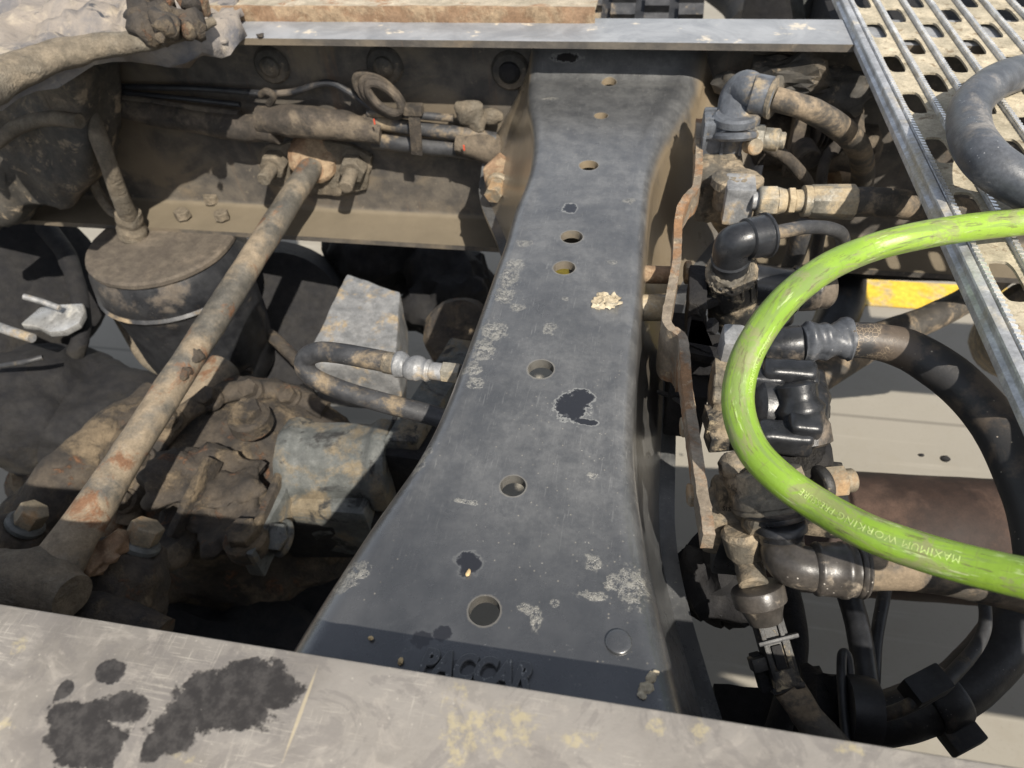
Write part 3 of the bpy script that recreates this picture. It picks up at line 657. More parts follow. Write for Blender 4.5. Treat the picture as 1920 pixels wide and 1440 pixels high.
C(1190, 577, .92, 1254, 577, .92, 50, 'steelfit', 'spacer', br)
C(1283, 511, .925, 1296, 511, .925, 44, 'boltrust', 'nut', br, n=6)
C(1296, 512, .925, 1309, 512, .925, 28, 'deepblack', 'stud', br)
C(1276, 801, .935, 1300, 801, .935, 40, 'boltrust', 'bolt_head', br, n=6, rot=.4)
C(1289, 928, .94, 1316, 928, .94, 46, 'boltrust', 'bolt_head', br, n=6, rot=.3)
C(1300, 275, .95, 1312, 275, .95, 26, 'boltrust', 'bolt_head', br, n=6)

# ================================================================== VALVE A (far end of the bracket)
VA = Z(1350, 300, .94)
va = thing('air_valve', 'ribbed grey topped relay valve dusted tan at the far end of the rusty bracket', 'valve', VA)
def Q(px, py, z): return Z(px, py, z)
# ribbed housing
c = Q(1352, 262, .955); ax = ((Vector((1, 0, 0))), Vector((0, 1, 0)), Vector((0, 0, 1)))
build(MB().box(c, (.038, .036, .05)), 'housing', 'bluegreyplastic', va, bev=.003, cut=.006, rough=.0008)
for i, (dx, dz) in enumerate(((-.017, 0), (.0, 0), (.017, 0))):
    build(MB().box(c + Vector((dx, -.019, .0)), (.003, .004, .048)), 'rib', 'bluegreyplastic', va, bev=.0008)
for dz in (-.012, .012): build(MB().box(c + Vector((0, -.019, dz)), (.038, .0035, .003)), 'rib', 'bluegreyplastic', va, bev=.0008)
for dy in (-.012, .008): build(MB().box(c + Vector((0, dy, .0255)), (.038, .003, .004)), 'rib', 'bluegreyplastic', va, bev=.0008)
# dusty lower body
build(MB().lathe(Q(1360, 330, .945), Q(1375, 425, .87), [(0, .018), (.1, .021), (.55, .022), (.8, .02), (1, .016)], 24), 'body', 'dustcast', va, cut=.006, rough=.0012, rs=120)
build(MB().box(Q(1345, 350, .925), (.04, .055, .05)), 'body', 'dustcast', va, bev=.006, cut=.006, rough=.002, rs=110)
# collar
a = Q(1385, 326, .962); build(MB().lathe(a, a + Vector((0, -.004, -.03)), [(0, .010), (.05, .019), (.12, .0225), (.35, .0228), (.4, .019), (1, .019)], 30), 'collar', 'dustcast', va, cut=.004, rough=.0008, rs=240)
# elbow on top
e0 = Q(1378, 262, .965); e1 = Q(1382, 192, .985); e2 = Q(1388, 172, .995); e3 = Q(1412, 172, 1.0); e4 = Q(1448, 182, .998)
build(MB().tube([e0, e1, e2 + Vector((.004, 0, .002)), e3, e4], [.0175, .0175, .017, .0155, .015], n=22, sub=5), 'elbow', 'bluegreyplastic', va)
build(MB().lathe(Q(1380, 232, .975), Q(1382, 212, .985), [(0, .019), (.2, .0215), (.8, .0215), (1, .019)], 24), 'ring', 'bluegreyplastic', va)
build(MB().lathe(Q(1379, 262, .965), Q(1380, 246, .972), [(0, .018), (.3, .0205), (.7, .0205), (1, .0185)], 24), 'ring', 'bluegreyplastic', va)
build(MB().lathe(Q(1408, 175, 1.0), Q(1446, 182, .998), [(0, .016), (.12, .0175), (.9, .0175), (1, .016)], 22), 'socket', 'bluegreyplastic', va)
build(MB().lathe(Q(1446, 182, .998), Q(1455, 184, .998), [(0, .0165), (.2, .019), (.8, .019), (1, .0165)], 22), 'ring', 'dustcast', va)
# small test fitting
build(MB().hexa(Q(1405, 258, .96), Q(1432, 260, .96), .0125).cyl(Q(1430, 260, .96), Q(1462, 263, .96), .0105).cyl(Q(1460, 263, .96), Q(1472, 264, .96), .0078), 'test_fitting', 'steelfit', va)
build(MB().cyl(Q(1404, 272, .96), Q(1418, 276, .965), .0075), 'bolt', 'boltrust', va)
# square swivel block and hose nut go with the hose
hA, lp = hose('air_hose', [(1452, 185, .998), (1490, 196, .995), (1530, 212, .985), (1575, 240, .965), (1608, 275, .93), (1618, 320, .87), (1612, 370, .8)], [44, 44, 46, 46, 44, 42, 40], 'dusty black hose bending right from the elbow on the farthest valve', 'rubbertan')
# crimped hose with hex fittings
a = Q(1384, 372, .955); z_ = .955
hf = thing('hydraulic_hose', 'brown rubber hose with a square block, hex nut and long crimped ferrule', 'hose', a)
build(MB().box(Q(1384, 374, .945), (.0255, .03, .036)), 'swivel_block', 'greycast', hf, bev=.003, cut=.006, rough=.0006)
def seg(x0, x1, y0, y1, w0, w1, n=22, z=.952, rot=0): 
    a = Q(x0, y0, z); b = Q(x1, y1, z); return MB().lathe(a, b, [(0, rr(a, w0) * .9), (.08, rr(a, w0)), (.92, rr(b, w1)), (1, rr(b, w1) * .9)], n, rot)
build(seg(1408, 1424, 376, 376, 34, 34), 'neck', 'greycast', hf)
build(seg(1420, 1456, 377, 377, 58, 58, 6, rot=.35), 'hex_nut', 'steelfit', hf, bev=.0006)
build(seg(1454, 1473, 377, 377, 52, 44), 'hex_nut', 'steelfit', hf)
build(seg(1475, 1488, 377, 377, 52, 52, 6, rot=.35), 'hex_ring', 'steelfit', hf, bev=.0005)
build(seg(1487, 1508, 377, 377, 42, 42), 'stem', 'steelfit', hf)
build(seg(1504, 1519, 377, 377, 58, 58), 'ring', 'steelfit', hf)
a = Q(1517, 377, .952); b = Q(1602, 379, .952)
build(MB().lathe(a, b, [(0, rr(a, 58)), (.05, rr(a, 62)), (.97, rr(a, 66)), (1, rr(a, 60))], 8, rot=.2), 'crimped_ferrule', 'steelfit', hf, bev=.0012, angle=25)
mb = T_([Q(1595, 379, .952), Q(1640, 379, .95), (Q(1700, 384, .945)), Q(1760, 392, .935), Q(1850, 405, .92)], [.0125] * 5, wob=.03, ns=120)
build(mb, 'rubber_tube', 'rubbertan', hf)

# ================================================================== VALVE B (middle)
VB = Q(1368, 560, .92)
vb = thing('air_valve', 'slim brown dusted valve with a glossy black elbow in the middle of the bracket', 'valve', VB)
build(MB().lathe(Q(1371, 505, .955), Q(1374, 610, .885), [(0, .0125), (.03, .0145), (.12, .0185), (.25, .0195), (.8, .0195), (.9, .016), (1, .014)], 26), 'body', 'dirtyplastic', vb, cut=.005, rough=.0012, rs=160)
for k in range(7):
    an = pi + .3 + k * .42; cc = Q(1371, 515, .95); dd = Q(1374, 590, .895); o_ = Vector((cos(an), sin(an), 0)) * .0188
    build(MB().boxab(cc + o_, dd + o_, .002, .003, up=o_), 'rib', 'dirtyplastic', vb, bev=.0004)
build(MB().lathe(Q(1371, 512, .952), Q(1371, 500, .962), [(0, .019), (.3, .0195), (.75, .0165), (1, .015)], 26), 'collar', 'dustcast', vb, cut=.003, rough=.0018, rs=260)
build(MB().tube([Q(1370, 508, .955), Q(1371, 478, .972), Q(1376, 458, .983), Q(1395, 449, .987), Q(1412, 445, .987)], [.0138, .0138, .0138, .013, .0125], n=24, sub=6), 'elbow', 'blackplastic', vb)
build(MB().lathe(Q(1371, 485, .968), Q(1371, 480, .971), [(0, .0138), (.5, .0150), (1, .0138)], 24), 'ring', 'blackplastic', vb)
build(MB().lathe(Q(1396, 449, .987), Q(1438, 441, .986), [(0, .012), (.1, .0150), (.85, .0155), (.88, .0168), (.97, .0168), (1, .014)], 24), 'socket', 'blackplastic', vb)
build(MB().cyl(Q(1388, 530, .93), Q(1500, 543, .925), .0165, 22), 'arm', 'blackplastic', vb, rough=.0008, cut=.008)
build(MB().lathe(Q(1490, 543, .925), Q(1566, 540, .925), [(0, .0155), (.06, .0175), (.5, .0175), (.55, .0163), (.8, .0163), (.92, .013), (1, .006)], 24), 'cap', 'blackplastic', vb)
build(MB().lathe(Q(1486, 543, .925), Q(1494, 543, .925), [(0, .018), (.5, .0195), (1, .018)], 24), 'flange', 'blackplastic', vb)
build(MB().poly([Q(*p) for p in [(1290, 535, .93), (1345, 545, .935), (1350, 560, .935), (1300, 575, .93), (1290, 640, .92), (1345, 650, .92), (1400, 630, .92), (1405, 650, .92), (1345, 672, .915), (1285, 660, .915)]], (0, 0, -.008)), 'mounting_plate', 'deepblack', vb, bev=.0015)
build(MB().box(Q(1305, 560, .925), (.014, .05, .03)), 'mounting_block', 'deepblack', vb, bev=.002, cut=.006, rough=.0012)
for p in ((1300, 540), (1303, 580), (1330, 612)):
    build(MB().hexa(Q(p[0], p[1], .93), Q(p[0] + 12, p[1], .932), .0065), 'bolt', 'deepblack', vb)
hose('air_hose', [(1436, 441, .986), (1470, 433, .985), (1515, 426, .982), (1560, 430, .972), (1580, 448, .95), (1578, 500, .87)], [28, 27, 26, 26, 26, 26], 'thin glossy black hose arching from the middle elbow and passing under the green hose', 'rubberdust')
# posts under it
hose('air_hose', [(1508, 420, .93), (1494, 470, .9), (1478, 520, .86), (1470, 600, .8)], [36, 36, 34, 34], 'short upright dark hose behind the green hose left of the two under the ferrule', 'rubberdust', group=None)
hose('air_hose', [(1540, 425, .93), (1530, 480, .88), (1525, 560, .8)], [22, 22, 22], 'thinner upright grey hose behind the green hose, right of its dark neighbour', 'rubberdust')

# ================================================================== VALVE C (glossy black)
VC = Q(1450, 770, .9)
vc = thing('relay_valve', 'glossy wet black relay valve with lugs and a bolt, half behind the green hose', 'valve', VC)
a = Q(1395, 765, .93); b = Q(1530, 775, .92)
build(MB().lathe(a, b, [(0, .018), (.08, .026), (.35, .028), (.4, .0295), (.62, .0295), (.66, .027), (.86, .027), (.95, .023), (1, .014)], 30), 'body', 'blackplastic', vc, cut=.007, rough=.0016, rs=70, angle=50)
for (px, py, z, w, h) in [(1478, 700, .955, .034, .016), (1508, 712, .95, .016, .018), (1505, 800, .945, .02, .022), (1470, 820, .94, .034, .018), (1525, 745, .93, .012, .03), (1425, 712, .95, .03, .014)]:
    build(MB().box(Q(px, py, z), (w, h, h)), 'lug', 'blackplastic', vc, bev=.005, cut=.006, rough=.001, rs=100, bseg=3, angle=60)
build(MB().lathe(Q(1492, 715, .96), Q(1512, 838, .93), [(0, .008), (.06, .0125), (.3, .012), (.4, .0155), (.55, .014), (.7, .0165), (.95, .0165), (1, .012)], 20), 'cover_strap', 'blackplastic', vc, cut=.006, rough=.0008, angle=60)
build(MB().hexa(Q(1528, 768, .93), Q(1548, 766, .93), .0085), 'bolt', 'deepblack', vc)
build(MB().cyl(Q(1545, 766, .93), Q(1550, 766, .93), .004), 'bolt_end', 'rust', vc)
build(MB().box(Q(1372, 655, .95), (.016, .022, .03)), 'cap', 'greycast', vc, bev=.004, cut=.005, rough=.0006)
build(MB().box(Q(1362, 735, .93), (.022, .04, .036)), 'side_boss', 'dustcast', vc, bev=.006, cut=.005, rough=.0008, rs=150)
build(MB().cyl(Q(1338, 714, .95), Q(1352, 716, .95), .005), 'bolt', 'dustcast', vc)
build(MB().cyl(Q(1336, 740, .945), Q(1352, 742, .945), .006), 'bolt', 'dustcast', vc)
build(MB().boxab(Q(1322, 786, .925), Q(1395, 782, .925), .016, .014), 'bracket_arm', 'dirtyplastic', vc, bev=.001, cut=.008, rough=.0008)
build(MB().boxab(Q(1326, 822, .915), Q(1395, 815, .915), .014, .014), 'bracket_arm', 'dirtyplastic', vc, bev=.001, cut=.008, rough=.0008)
build(MB().poly([Q(*p) for p in [(1485, 830, .93), (1535, 825, .93), (1556, 900, .90), (1540, 905, .90), (1520, 880, .9), (1480, 880, .9)]], (0, 0, -.006)), 'outlet_bracket', 'dustcast', vc, bev=.001, rough=.0006)
build(MB().cyl(Q(1490, 840, .925), Q(1510, 940, .86), .022), 'lower_body', 'deepblack', vc)

# thick hose with boot
hb = thing('coolant_hose', 'thick cracked black hose with a wrinkled rubber boot and smooth black end cap', 'hose', Q(1470, 645, .95))
a = Q(1430, 650, .945); b = Q(1506, 645, .95)
build(MB().lathe(a, b, [(0, rr(a, 52)), (.06, rr(a, 64)), (.2, rr(a, 68)), (.9, rr(b, 72)), (.97, rr(b, 68)), (1, rr(b, 50))], 26), 'end_cap', 'blackplastic', hb)
P = [(1502, 645), (1512, 644), (1530, 642), (1545, 641), (1562, 640), (1576, 638), (1586, 637), (1594, 637)]; wi = [62, 74, 64, 72, 62, 70, 78, 76]
mb = MB().tube([Q(x, y, .95) for x, y in P], [rr(Q(x, y, .95), w) for (x, y), w in zip(P, wi)], n=26, sub=5, wob=.22, ns=70)
build(mb, 'boot', 'rubbergrey', hb, angle=70)
mb = T_([Q(1585, 637, .95), Q(1640, 640, .95), Q(1700, 655, .948), Q(1760, 690, .945), Q(1820, 740, .94), Q(1868, 800, .935), Q(1905, 870, .93), Q(1940, 960, .925), Q(1960, 1060, .92)],
        [rr(Q(1600, 637, .95), 68)] * 2 + [.0138, .0143, .0143, .0143, .0143, .0143, .0143], n=26, wob=.02, ns=60)
t = NT('cracked dusty hose')
col = t.mix(t.noise(60, 5), (.022, .022, .024), (.045, .043, .042)); xx = t.sep()[0]
ck = t.step(t.vor(1, co=t.mapco((420, 260, 330)), feat='DISTANCE_TO_EDGE'), .05, .02); zone = t.step(xx, .075, .06)
dz = t.step(t.noise(22, 7, .65), .5, .6); col = t.mix(t.math('MULTIPLY', dz, .6), col, (.14, .105, .075))
ck = t.math('MULTIPLY', ck, t.step(t.noise(90, 4), .42, .55)); col = t.mix(t.math('MULTIPLY', t.math('MULTIPLY', ck, zone), .7), col, (.4, .32, .22))
spk = t.math('MULTIPLY', t.step(t.vor(170), .12, .06), t.step(t.noise(20, 2), .5, .6)); col = t.mix(spk, col, (.4, .35, .28))
M['cracked'] = t.done(col, .5, 0, t.bump(t.noise(200, 5, .7), .4, .0008))
build(mb, 'rubber_tube', 'cracked', hb)

# ================================================================== VALVE D (nearest, dusted) with big elbow
VD = Q(1400, 950, .88)
vd = thing('relay_valve', 'pale dust crusted relay valve at the near end of the bracket above the electrical plug', 'valve', VD)
build(MB().lathe(Q(1405, 870, .95), Q(1450, 970, .915), [(0, .010), (.08, .017), (.3, .0195), (.5, .0215), (.62, .0225), (.75, .0215), (.9, .019), (1, .017)], 30), 'body', 'dustcast', vd, cut=.005, rough=.0007, rs=170, angle=60)
build(MB().cyl(Q(1340, 925, .925), Q(1425, 920, .925), .0115, 24), 'inlet_boss', 'dustcast', vd, cut=.004, rough=.001, rs=200)
build(MB().cyl(Q(1352, 879, .945), Q(1400, 872, .945), .0095, 24, .5), 'side_boss', 'dustcast', vd, cut=.004, rough=.0012, rs=200)
build(MB().lathe(Q(1395, 930, .94), Q(1470, 940, .94), [(0, .018), (.2, .022), (.8, .022), (1, .016)], 24), 'body', 'dustcast', vd, cut=.005, rough=.0008, rs=190)
build(MB().box(Q(1360, 978, .905), (.026, .026, .04)), 'lower_block', 'dustcast', vd, bev=.004, cut=.005, rough=.001)
build(MB().box(Q(1373, 1022, .885), (.022, .02, .045)), 'lower_block', 'blackplastic', vd, bev=.003, cut=.005, rough=.001)
build(MB().lathe(Q(1390, 990, .925), Q(1403, 1062, .90), [(0, .010), (.1, .0125), (.6, .0115), (.8, .0085), (1, .0075)], 20), 'plug', 'dustcast', vd)
D0 = Q(1440, 880, .958); D1 = Q(1464, 990, .935)
build(MB().lathe(D0, D1, [(0, .012), (.02, .018), (.3, .0195), (.36, .0225), (.5, .0235), (.55, .0235), (.58, .0215), (.62, .0212)], 36), 'collar', 'dustcast', vd, angle=50)
build(MB().lathe(D0, D1, [(.55, .0225), (.58, .0242), (.63, .0242), (.66, .0222)], 36), 'crust_ring', 'dustcast', vd, cut=.004, rough=.0006, rs=300, angle=50)
build(MB().lathe(D0, D1, [(.6, .0205), (.68, .0208), (.74, .0192), (.78, .0168), (.84, .0165), (.88, .0150)], 36), 'dark_collar', 'blackplastic', vd, angle=50)
tx = textmesh('SIS', .0042, .0003, 0, 1.1, res=2)
for v_ in tx.vertices: v_.co = Q(1362, 958, .927) + Vector((v_.co.x, v_.co.y * .6, .8 * v_.co.y)) - VD
tx.materials.clear(); tx.materials.append(M['deepblack']); ob = bpy.data.objects.new('cast_lettering', tx); COL.objects.link(ob); ob.parent = vd; ob['_o'] = tuple(VD)
build(MB().hexa(Q(1545, 905, .92), Q(1582, 902, .92), .0105).cyl(Q(1580, 902, .92), Q(1602, 900, .92), .0075), 'drain_fitting', 'boltrust', vd)
build(MB().cyl(Q(1530, 910, .92), Q(1550, 905, .92), .012).box(Q(1500, 930, .90), (.05, .04, .03)), 'rear_body', 'dirtyplastic', vd, bev=.002)

eh = thing('air_hose', 'large satin brown black elbow with double ring and hose leaving right under the green hose', 'hose', Q(1470, 1060, .92))
zE = .925
E0 = Q(1462, 985, .935); E1 = Q(1466, 1020, zE); E2 = Q(1480, 1052, zE); E3 = Q(1515, 1066, zE); E4 = Q(1560, 1069, zE)
r0 = rr(E1, 82)
build(MB().tube([E0, Q(1463, 1003, .93), E1, Q(1469, 1036, zE), Q(1478, 1052, zE), Q(1494, 1062, zE), E3, Q(1530, 1068, zE)], [r0 * .98, r0, r0 * .98, r0, r0 * 1.0, r0 * .98, r0 * .98, r0 * 1.0], n=30, sub=5), 'elbow', 'elbowplastic', eh, angle=60)
a = Q(1519, 1066, zE); b = Q(1600, 1070, zE); A_ = rr(a, 92); 
build(MB().lathe(a, b, [(0, A_ * .86), (.10, A_ * 1.06), (.16, A_ * 1.1), (.2, A_ * 1.07), (.66, A_ * 1.1), (.7, A_ * 1.15), (.82, A_ * 1.15), (.86, A_ * 1.08), (1, A_ * 1.06)], 32), 'socket', 'elbowplastic', eh, angle=50)
build(MB().lathe(Q(1603, 1070, zE), Q(1624, 1072, zE), [(0, A_ * .98), (.15, A_ * 1.08), (.45, A_ * 1.1), (.55, A_ * 1.05), (.7, A_ * 1.1), (.9, A_ * 1.06), (1, A_ * .9)], 32), 'ring', 'elbowplastic', eh, angle=50)
build(MB().lathe(Q(1462, 975, .94), Q(1463, 1003, .932), [(0, r0 * 1.04), (.15, r0 * 1.16), (.5, r0 * 1.18), (.65, r0 * 1.05), (1, r0 * 1.0)], 30), 'collar', 'blackplastic', eh, angle=50)
build(T_([Q(1615, 1072, zE), Q(1680, 1070, zE), Q(1760, 1078, zE), Q(1840, 1094, zE), Q(1930, 1115, zE), Q(2040, 1150, zE)], [A_ * .78] * 6, n=24, wob=.02, ns=80), 'rubber_tube', 'rubbertan', eh)

# ================================================================== ELECTRICAL PLUG
ep = thing('electrical_plug', 'dusty grey black electrical connector hanging below the nearest valve on a flat cable', 'plug', Q(1440, 1180, .86))
zc = .89
a = Q(1418, 1098, .905); b = Q(1436, 1165, .89)
build(MB().cyl(Q(1404, 1060, .905), Q(1414, 1100, .905), .0085), 'neck', 'dustcast', ep)
build(MB().lathe(a, b, [(0, .0125), (.04, .0148), (.12, .0155), (.48, .0152), (.56, .0128), (.8, .0108), (1, .0098)], 28), 'cap', 'elbowplastic', ep)
ax0 = (Q(1476, 1290, .865) - Q(1436, 1150, .89)); axn = ax0.normalized(); up_ = Vector((.1, -.5, .85)); sd_ = axn.cross(up_).normalized(); up_ = sd_.cross(axn)
def ebox(f0, f1, side, upo, w, h, name, mt='dirtyplastic', bev=.0008):
    p0 = Q(1436, 1150, .89) + ax0 * f0; p1 = Q(1436, 1150, .89) + ax0 * f1
    mid = (p0 + p1) / 2 + sd_ * side + up_ * upo
    build(MB().box(mid, ((p1 - p0).length, w, h), (axn, sd_, up_)), name, mt, ep, bev=bev)
ebox(.0, 1.0, .0, -.002, .0165, .012, 'housing')
ebox(.12, .98, -.0045, .0045, .0030, .003, 'guide_rail'); ebox(.12, .98, .0065, .0045, .0030, .003, 'guide_rail')
ebox(.30, .36, -.001, .0062, .024, .0035, 'locking_tab', 'rubberdust')
ebox(.40, .72, .001, .0045, .006, .0025, 'latch', 'deepblack')
ebox(.72, .96, .001, .0052, .011, .0028, 'latch_button', 'dirtyplastic')
ebox(.52, .70, .0125, -.001, .0085, .010, 'side_clip', 'dirtyplastic'); ebox(.5, 1.0, .0115, -.005, .006, .008, 'rear_shell', 'deepblack')
ebox(.94, 1.02, 0, -.001, .019, .011, 'end_collar', 'blackplastic')
P = [Q(1478, 1288, .865), Q(1500, 1320, .86), Q(1520, 1352, .855), Q(1550, 1385, .85), Q(1600, 1440, .84)]
build(T_(P, .0098, n=20, flat=.55, wob=.05, ns=90), 'flat_cable', 'rubbertan', ep)

# ================================================================== LOWER RIGHT HOSES
hose('air_hose', [(1575, 1060, .82), (1602, 1150, .82), (1618, 1230, .82), (1626, 1310, .81), (1622, 1400, .80), (1610, 1500, .78)], [44, 44, 44, 46, 48, 50], 'black vertical hose dropping from behind the big elbow to the near rail', 'rubber')
hose('air_hose', [(1668, 1060, .8), (1655, 1130, .8), (1643, 1200, .8), (1638, 1280, .8), (1632, 1380, .79), (1625, 1480, .78)], [24, 24, 23, 23, 24, 24], 'slim black vertical hose just right of the thicker upright hose', 'rubber')
hose('cable_loop', [(1590, 1420, .83), (1582, 1330, .835), (1578, 1260, .84), (1580, 1226, .84), (1590, 1235, .838), (1596, 1300, .83), (1600, 1420, .82)], 18, 'small black cable loop standing left of the vertical hose', 'rubber', cat='cable')
hose('suction_hose', [(1560, 1345, .74), (1640, 1350, .745), (1720, 1330, .75), (1800, 1290, .755), (1870, 1220, .76), (1920, 1140, .765), (1960, 1050, .77), (1980, 950, .77)], [98, 98, 100, 100, 100, 100, 100, 100], 'very thick black hose curving up along the lower right corner', 'rubber', n=28)
hose('thin_tube', [(1835, 1090, .8), (1848, 1150, .8), (1838, 1200, .8), (1800, 1250, .8), (1750, 1296, .8), (1690, 1330, .79), (1640, 1345, .78)], [22, 22, 24, 27, 28, 26, 24], 'thin dusty black tube lying on the thick hose at the lower right', 'rubberdust', cat='tube')
cl_ = thing('hose_clamp', 'black plastic clamp strapping the thin tube onto the very thick hose', 'clamp', Q(1765, 1315, .77))
pa = Q(1738, 1325, .752); pb = Q(1785, 1300, .756); dd = (pb - pa).normalized(); pm = (pa + pb) / 2; rb = rr(pm, 106)
build(MB().lathe(pm - dd * .012, pm + dd * .012, [(0, rb * .98), (.1, rb * 1.05), (.9, rb * 1.05), (1, rb * .98)], 30), 'band', 'rubber', cl_)
build(MB().box(Q(1735, 1288, .80), (.026, .018, .016), (dd, Vector((0, 0, 1)).cross(dd), Vector((0, 0, 1)))), 'clip', 'rubber', cl_, bev=.002)
build(MB().box(Q(1790, 1365, .75), (.024, .03, .012), (dd, Vector((0, 0, 1)).cross(dd), Vector((0, 0, 1)))), 'tail', 'rubber', cl_, bev=.0015)
o = build(MB().lathe(Q(1585, 1330, .83), Q(1640, 1338, .83), [(0, .02), (.3, .021), (.7, .021), (1, .02)], 20), 'tape_wrap', 'rubber', rough=.0006); tag(o, 'black tape wrapped round the two upright hoses near the rail', 'tape')
o = build(MB().blob(Q(1545, 1320, .8), .02, .5, 60, 3, (.8, 1.2, .8)), 'cable_clamp', 'deepblack'); tag(o, 'dark lumpy cable clamp behind the grey flat cable at the bottom', 'clamp')
o = build(MB().boxab(Q(1340, 1330, .72), Q(1560, 1345, .72), .03, .02), 'cross_bracket', 'deepblack', cut=.02, rough=.002); tag(o, 'dark steel strap low between the cross member and the lower hoses', 'bracket')
hose('air_hose', [(1475, 1110, .75), (1492, 1200, .75), (1480, 1290, .75), (1450, 1400, .74)], [50, 46, 46, 48], 'wide black hose in shade directly behind the electrical plug', 'deepblack')

# drive shaft in the background
a = Z(1380, 985, .42); b = Z(2150, 1035, .42); ds = MB().cyl(a, b, .085, 40, .02)
o = build(ds, 'drive_shaft', 'driveshaft', cut=.05, rough=.001); tag(o, 'big red brown propeller shaft tube crossing under the green hose', 'drive shaft')
for px, py, s_ in ((1725, 853, 10), (1772, 860, 16)):
    o = build(MB().blob(Q(px, py, .505), rr(Q(px, py, .505), s_), .5, 80, 2, (1.2, .5, .7)), 'weld_slag', 'deepblack'); tag(o, 'small dark lump on the top edge of the red brown shaft' + (', the taller left one' if s_ == 10 else ', the flatter right one'), 'slag')

# other background hoses on the right
hose('brown_hose', [(1440, 760, .62), (1540, 700, .62), (1640, 640, .62), (1740, 598, .62), (1815, 560, .62), (1900, 500, .62)], [70, 66, 62, 52, 48, 46], 'brown hose sloping up behind the thick cracked hose towards the plank', 'rubbertan')
o = build(MB().tube([Q(1500, 690, .45), Q(1545, 640, .45), Q(1578, 570, .45), Q(1582, 500, .45), Q(1560, 430, .45), Q(1540, 380, .45)], [.03, .034, .037, .037, .036, .03], n=24, wob=.02), 'brake_hose', 'rubber'); tag(o, 'fat black curved hose standing left of the yellow floor stripe', 'hose')
o = build(MB().cyl(Q(1960, 610, .55), Q(1900, 640, .3), .075, 30), 'air_tank', 'dustcast', rough=.002, cut=.02); tag(o, 'round dusty tank end half hidden behind the plank at right', 'tank')
o = build(MB().boxab(Q(1440, 484, .5), Q(2000, 498, .5), .05, .05), 'cross_tube', 'deepblack', bev=.006, cut=.03, rough=.001); tag(o, 'dark steel beam running right just above the yellow stripe', 'beam')
o = build(MB().boxab(Q(1420, 440, .60), Q(2000, 455, .60), .06, .05), 'cross_tube', 'deepblack', bev=.01, cut=.03, rough=.002); tag(o, 'dark greasy beam in shade under the far rail at right', 'beam')
o = build(MB().box(Q(1285, 700, .86), (.03, .10, .05)).box(Q(1320, 690, .88), (.03, .03, .05)), 'inner_bracket', 'deepblack', bev=.002); tag(o, 'dark steel bracket in the gap right of the cross member behind the bar', 'bracket')
hose('wire', [(1235, 735, .87), (1262, 745, .88), (1290, 765, .88), (1300, 775, .87)], 9, 'thin dusty wire crossing the gap between cross member and bar', 'rubberdust', cat='wire')
o = build(MB().boxab(Q(1400, 1000, .80), Q(1300, 1130, .78), .05, .05).blob(Q(1345, 1080, .8), .035, .5, 50), 'hanging_bracket', 'deepblack', cut=.012, rough=.004, rs=60); tag(o, 'black greasy bracket in deep shade left of the electrical plug', 'bracket')

# ================================================================== RIGHT, BEHIND THE FAR VALVE
fd = thing('air_dryer', 'dark dusty air dryer canister lying behind the farthest valve', 'air dryer', Q(1540, 260, .84))
a = Q(1400, 262, .86); b = Q(1640, 275, .85)
build(MB().cyl(a, b, rr(a, 105), 32, .3), 'canister', 'mudcable', fd, cut=.02, rough=.003, rs=50)
build(MB().lathe(Q(1478, 262, .875), Q(1502, 264, .875), [(0, .036), (.1, .043), (.9, .043), (1, .036)], 30), 'band', 'mudcable', fd)
for k in range(6):
    x = 1528 + k * 9; build(MB().lathe(Q(x, 240, .90), Q(x + 6, 240, .90), [(0, .016), (.3, .021), (.7, .021), (1, .016)], 20), 'fin', 'mudcable', fd)
build(MB().cyl(Q(1505, 275, .9), Q(1520, 300, .9), .012), 'lug', 'mudcable', fd)
build(MB().poly([Q(*p) for p in [(1560, 215, .91), (1595, 190, .93), (1620, 200, .93), (1625, 250, .91), (1600, 260, .91)]], (.0, .02, -.02)), 'mounting_tab', 'mudcable', fd, bev=.003, cut=.01, rough=.002)
hose('air_hose', [(1425, 270, .94), (1465, 290, .93), (1495, 318, .92), (1515, 350, .90), (1520, 400, .86)], [22, 24, 24, 24, 22], 'thin dusty tube curving down behind the hex nut from the far valve', 'mudcable')
hose('air_hose', [(1600, 250, .89), (1570, 275, .9), (1548, 300, .9), (1540, 345, .88), (1542, 400, .84)], [30, 26, 20, 20, 20], 'thin tube meeting its neighbour in a V behind the crimped ferrule', 'mudcable')
hose('steel_tube', [(1560, 330, .82), (1620, 300, .83), (1680, 275, .83), (1760, 262, .83)], [56, 54, 52, 50], 'rust tinted tube passing under the plank from the air dryer', 'rust', cat='tube')
o = build(MB().lathe(Q(1652, 245, .86), Q(1740, 240, .86), [(0, .02), (.1, .034), (.5, .034), (.55, .03), (1, .03)], 26), 'sleeve', 'mudcable', cut=.01, rough=.001); tag(o, 'dark ribbed sleeve right of the air dryer next to the plank', 'sleeve')
o = build(MB().poly([Z(*p) for p in [(1350, 98, .93), (1400, 90, .94), (1425, 100, .93), (1425, 150, .90), (1400, 195, .86), (1345, 190, .86)]], (0, .03, 0)), 'support_tab', 'mudrail', cut=.01, rough=.002); tag(o, 'rounded dark tab on the far rail between cross member and valve', 'tab')
o = build(MB().blob(Y(1500, 160, .82), .05, .5, 20, 4, (1.8, .4, .5)), 'caked_mud', 'mudrail'); tag(o, 'dark dusty lump behind the dusty black hose on the far rail web', 'mud')

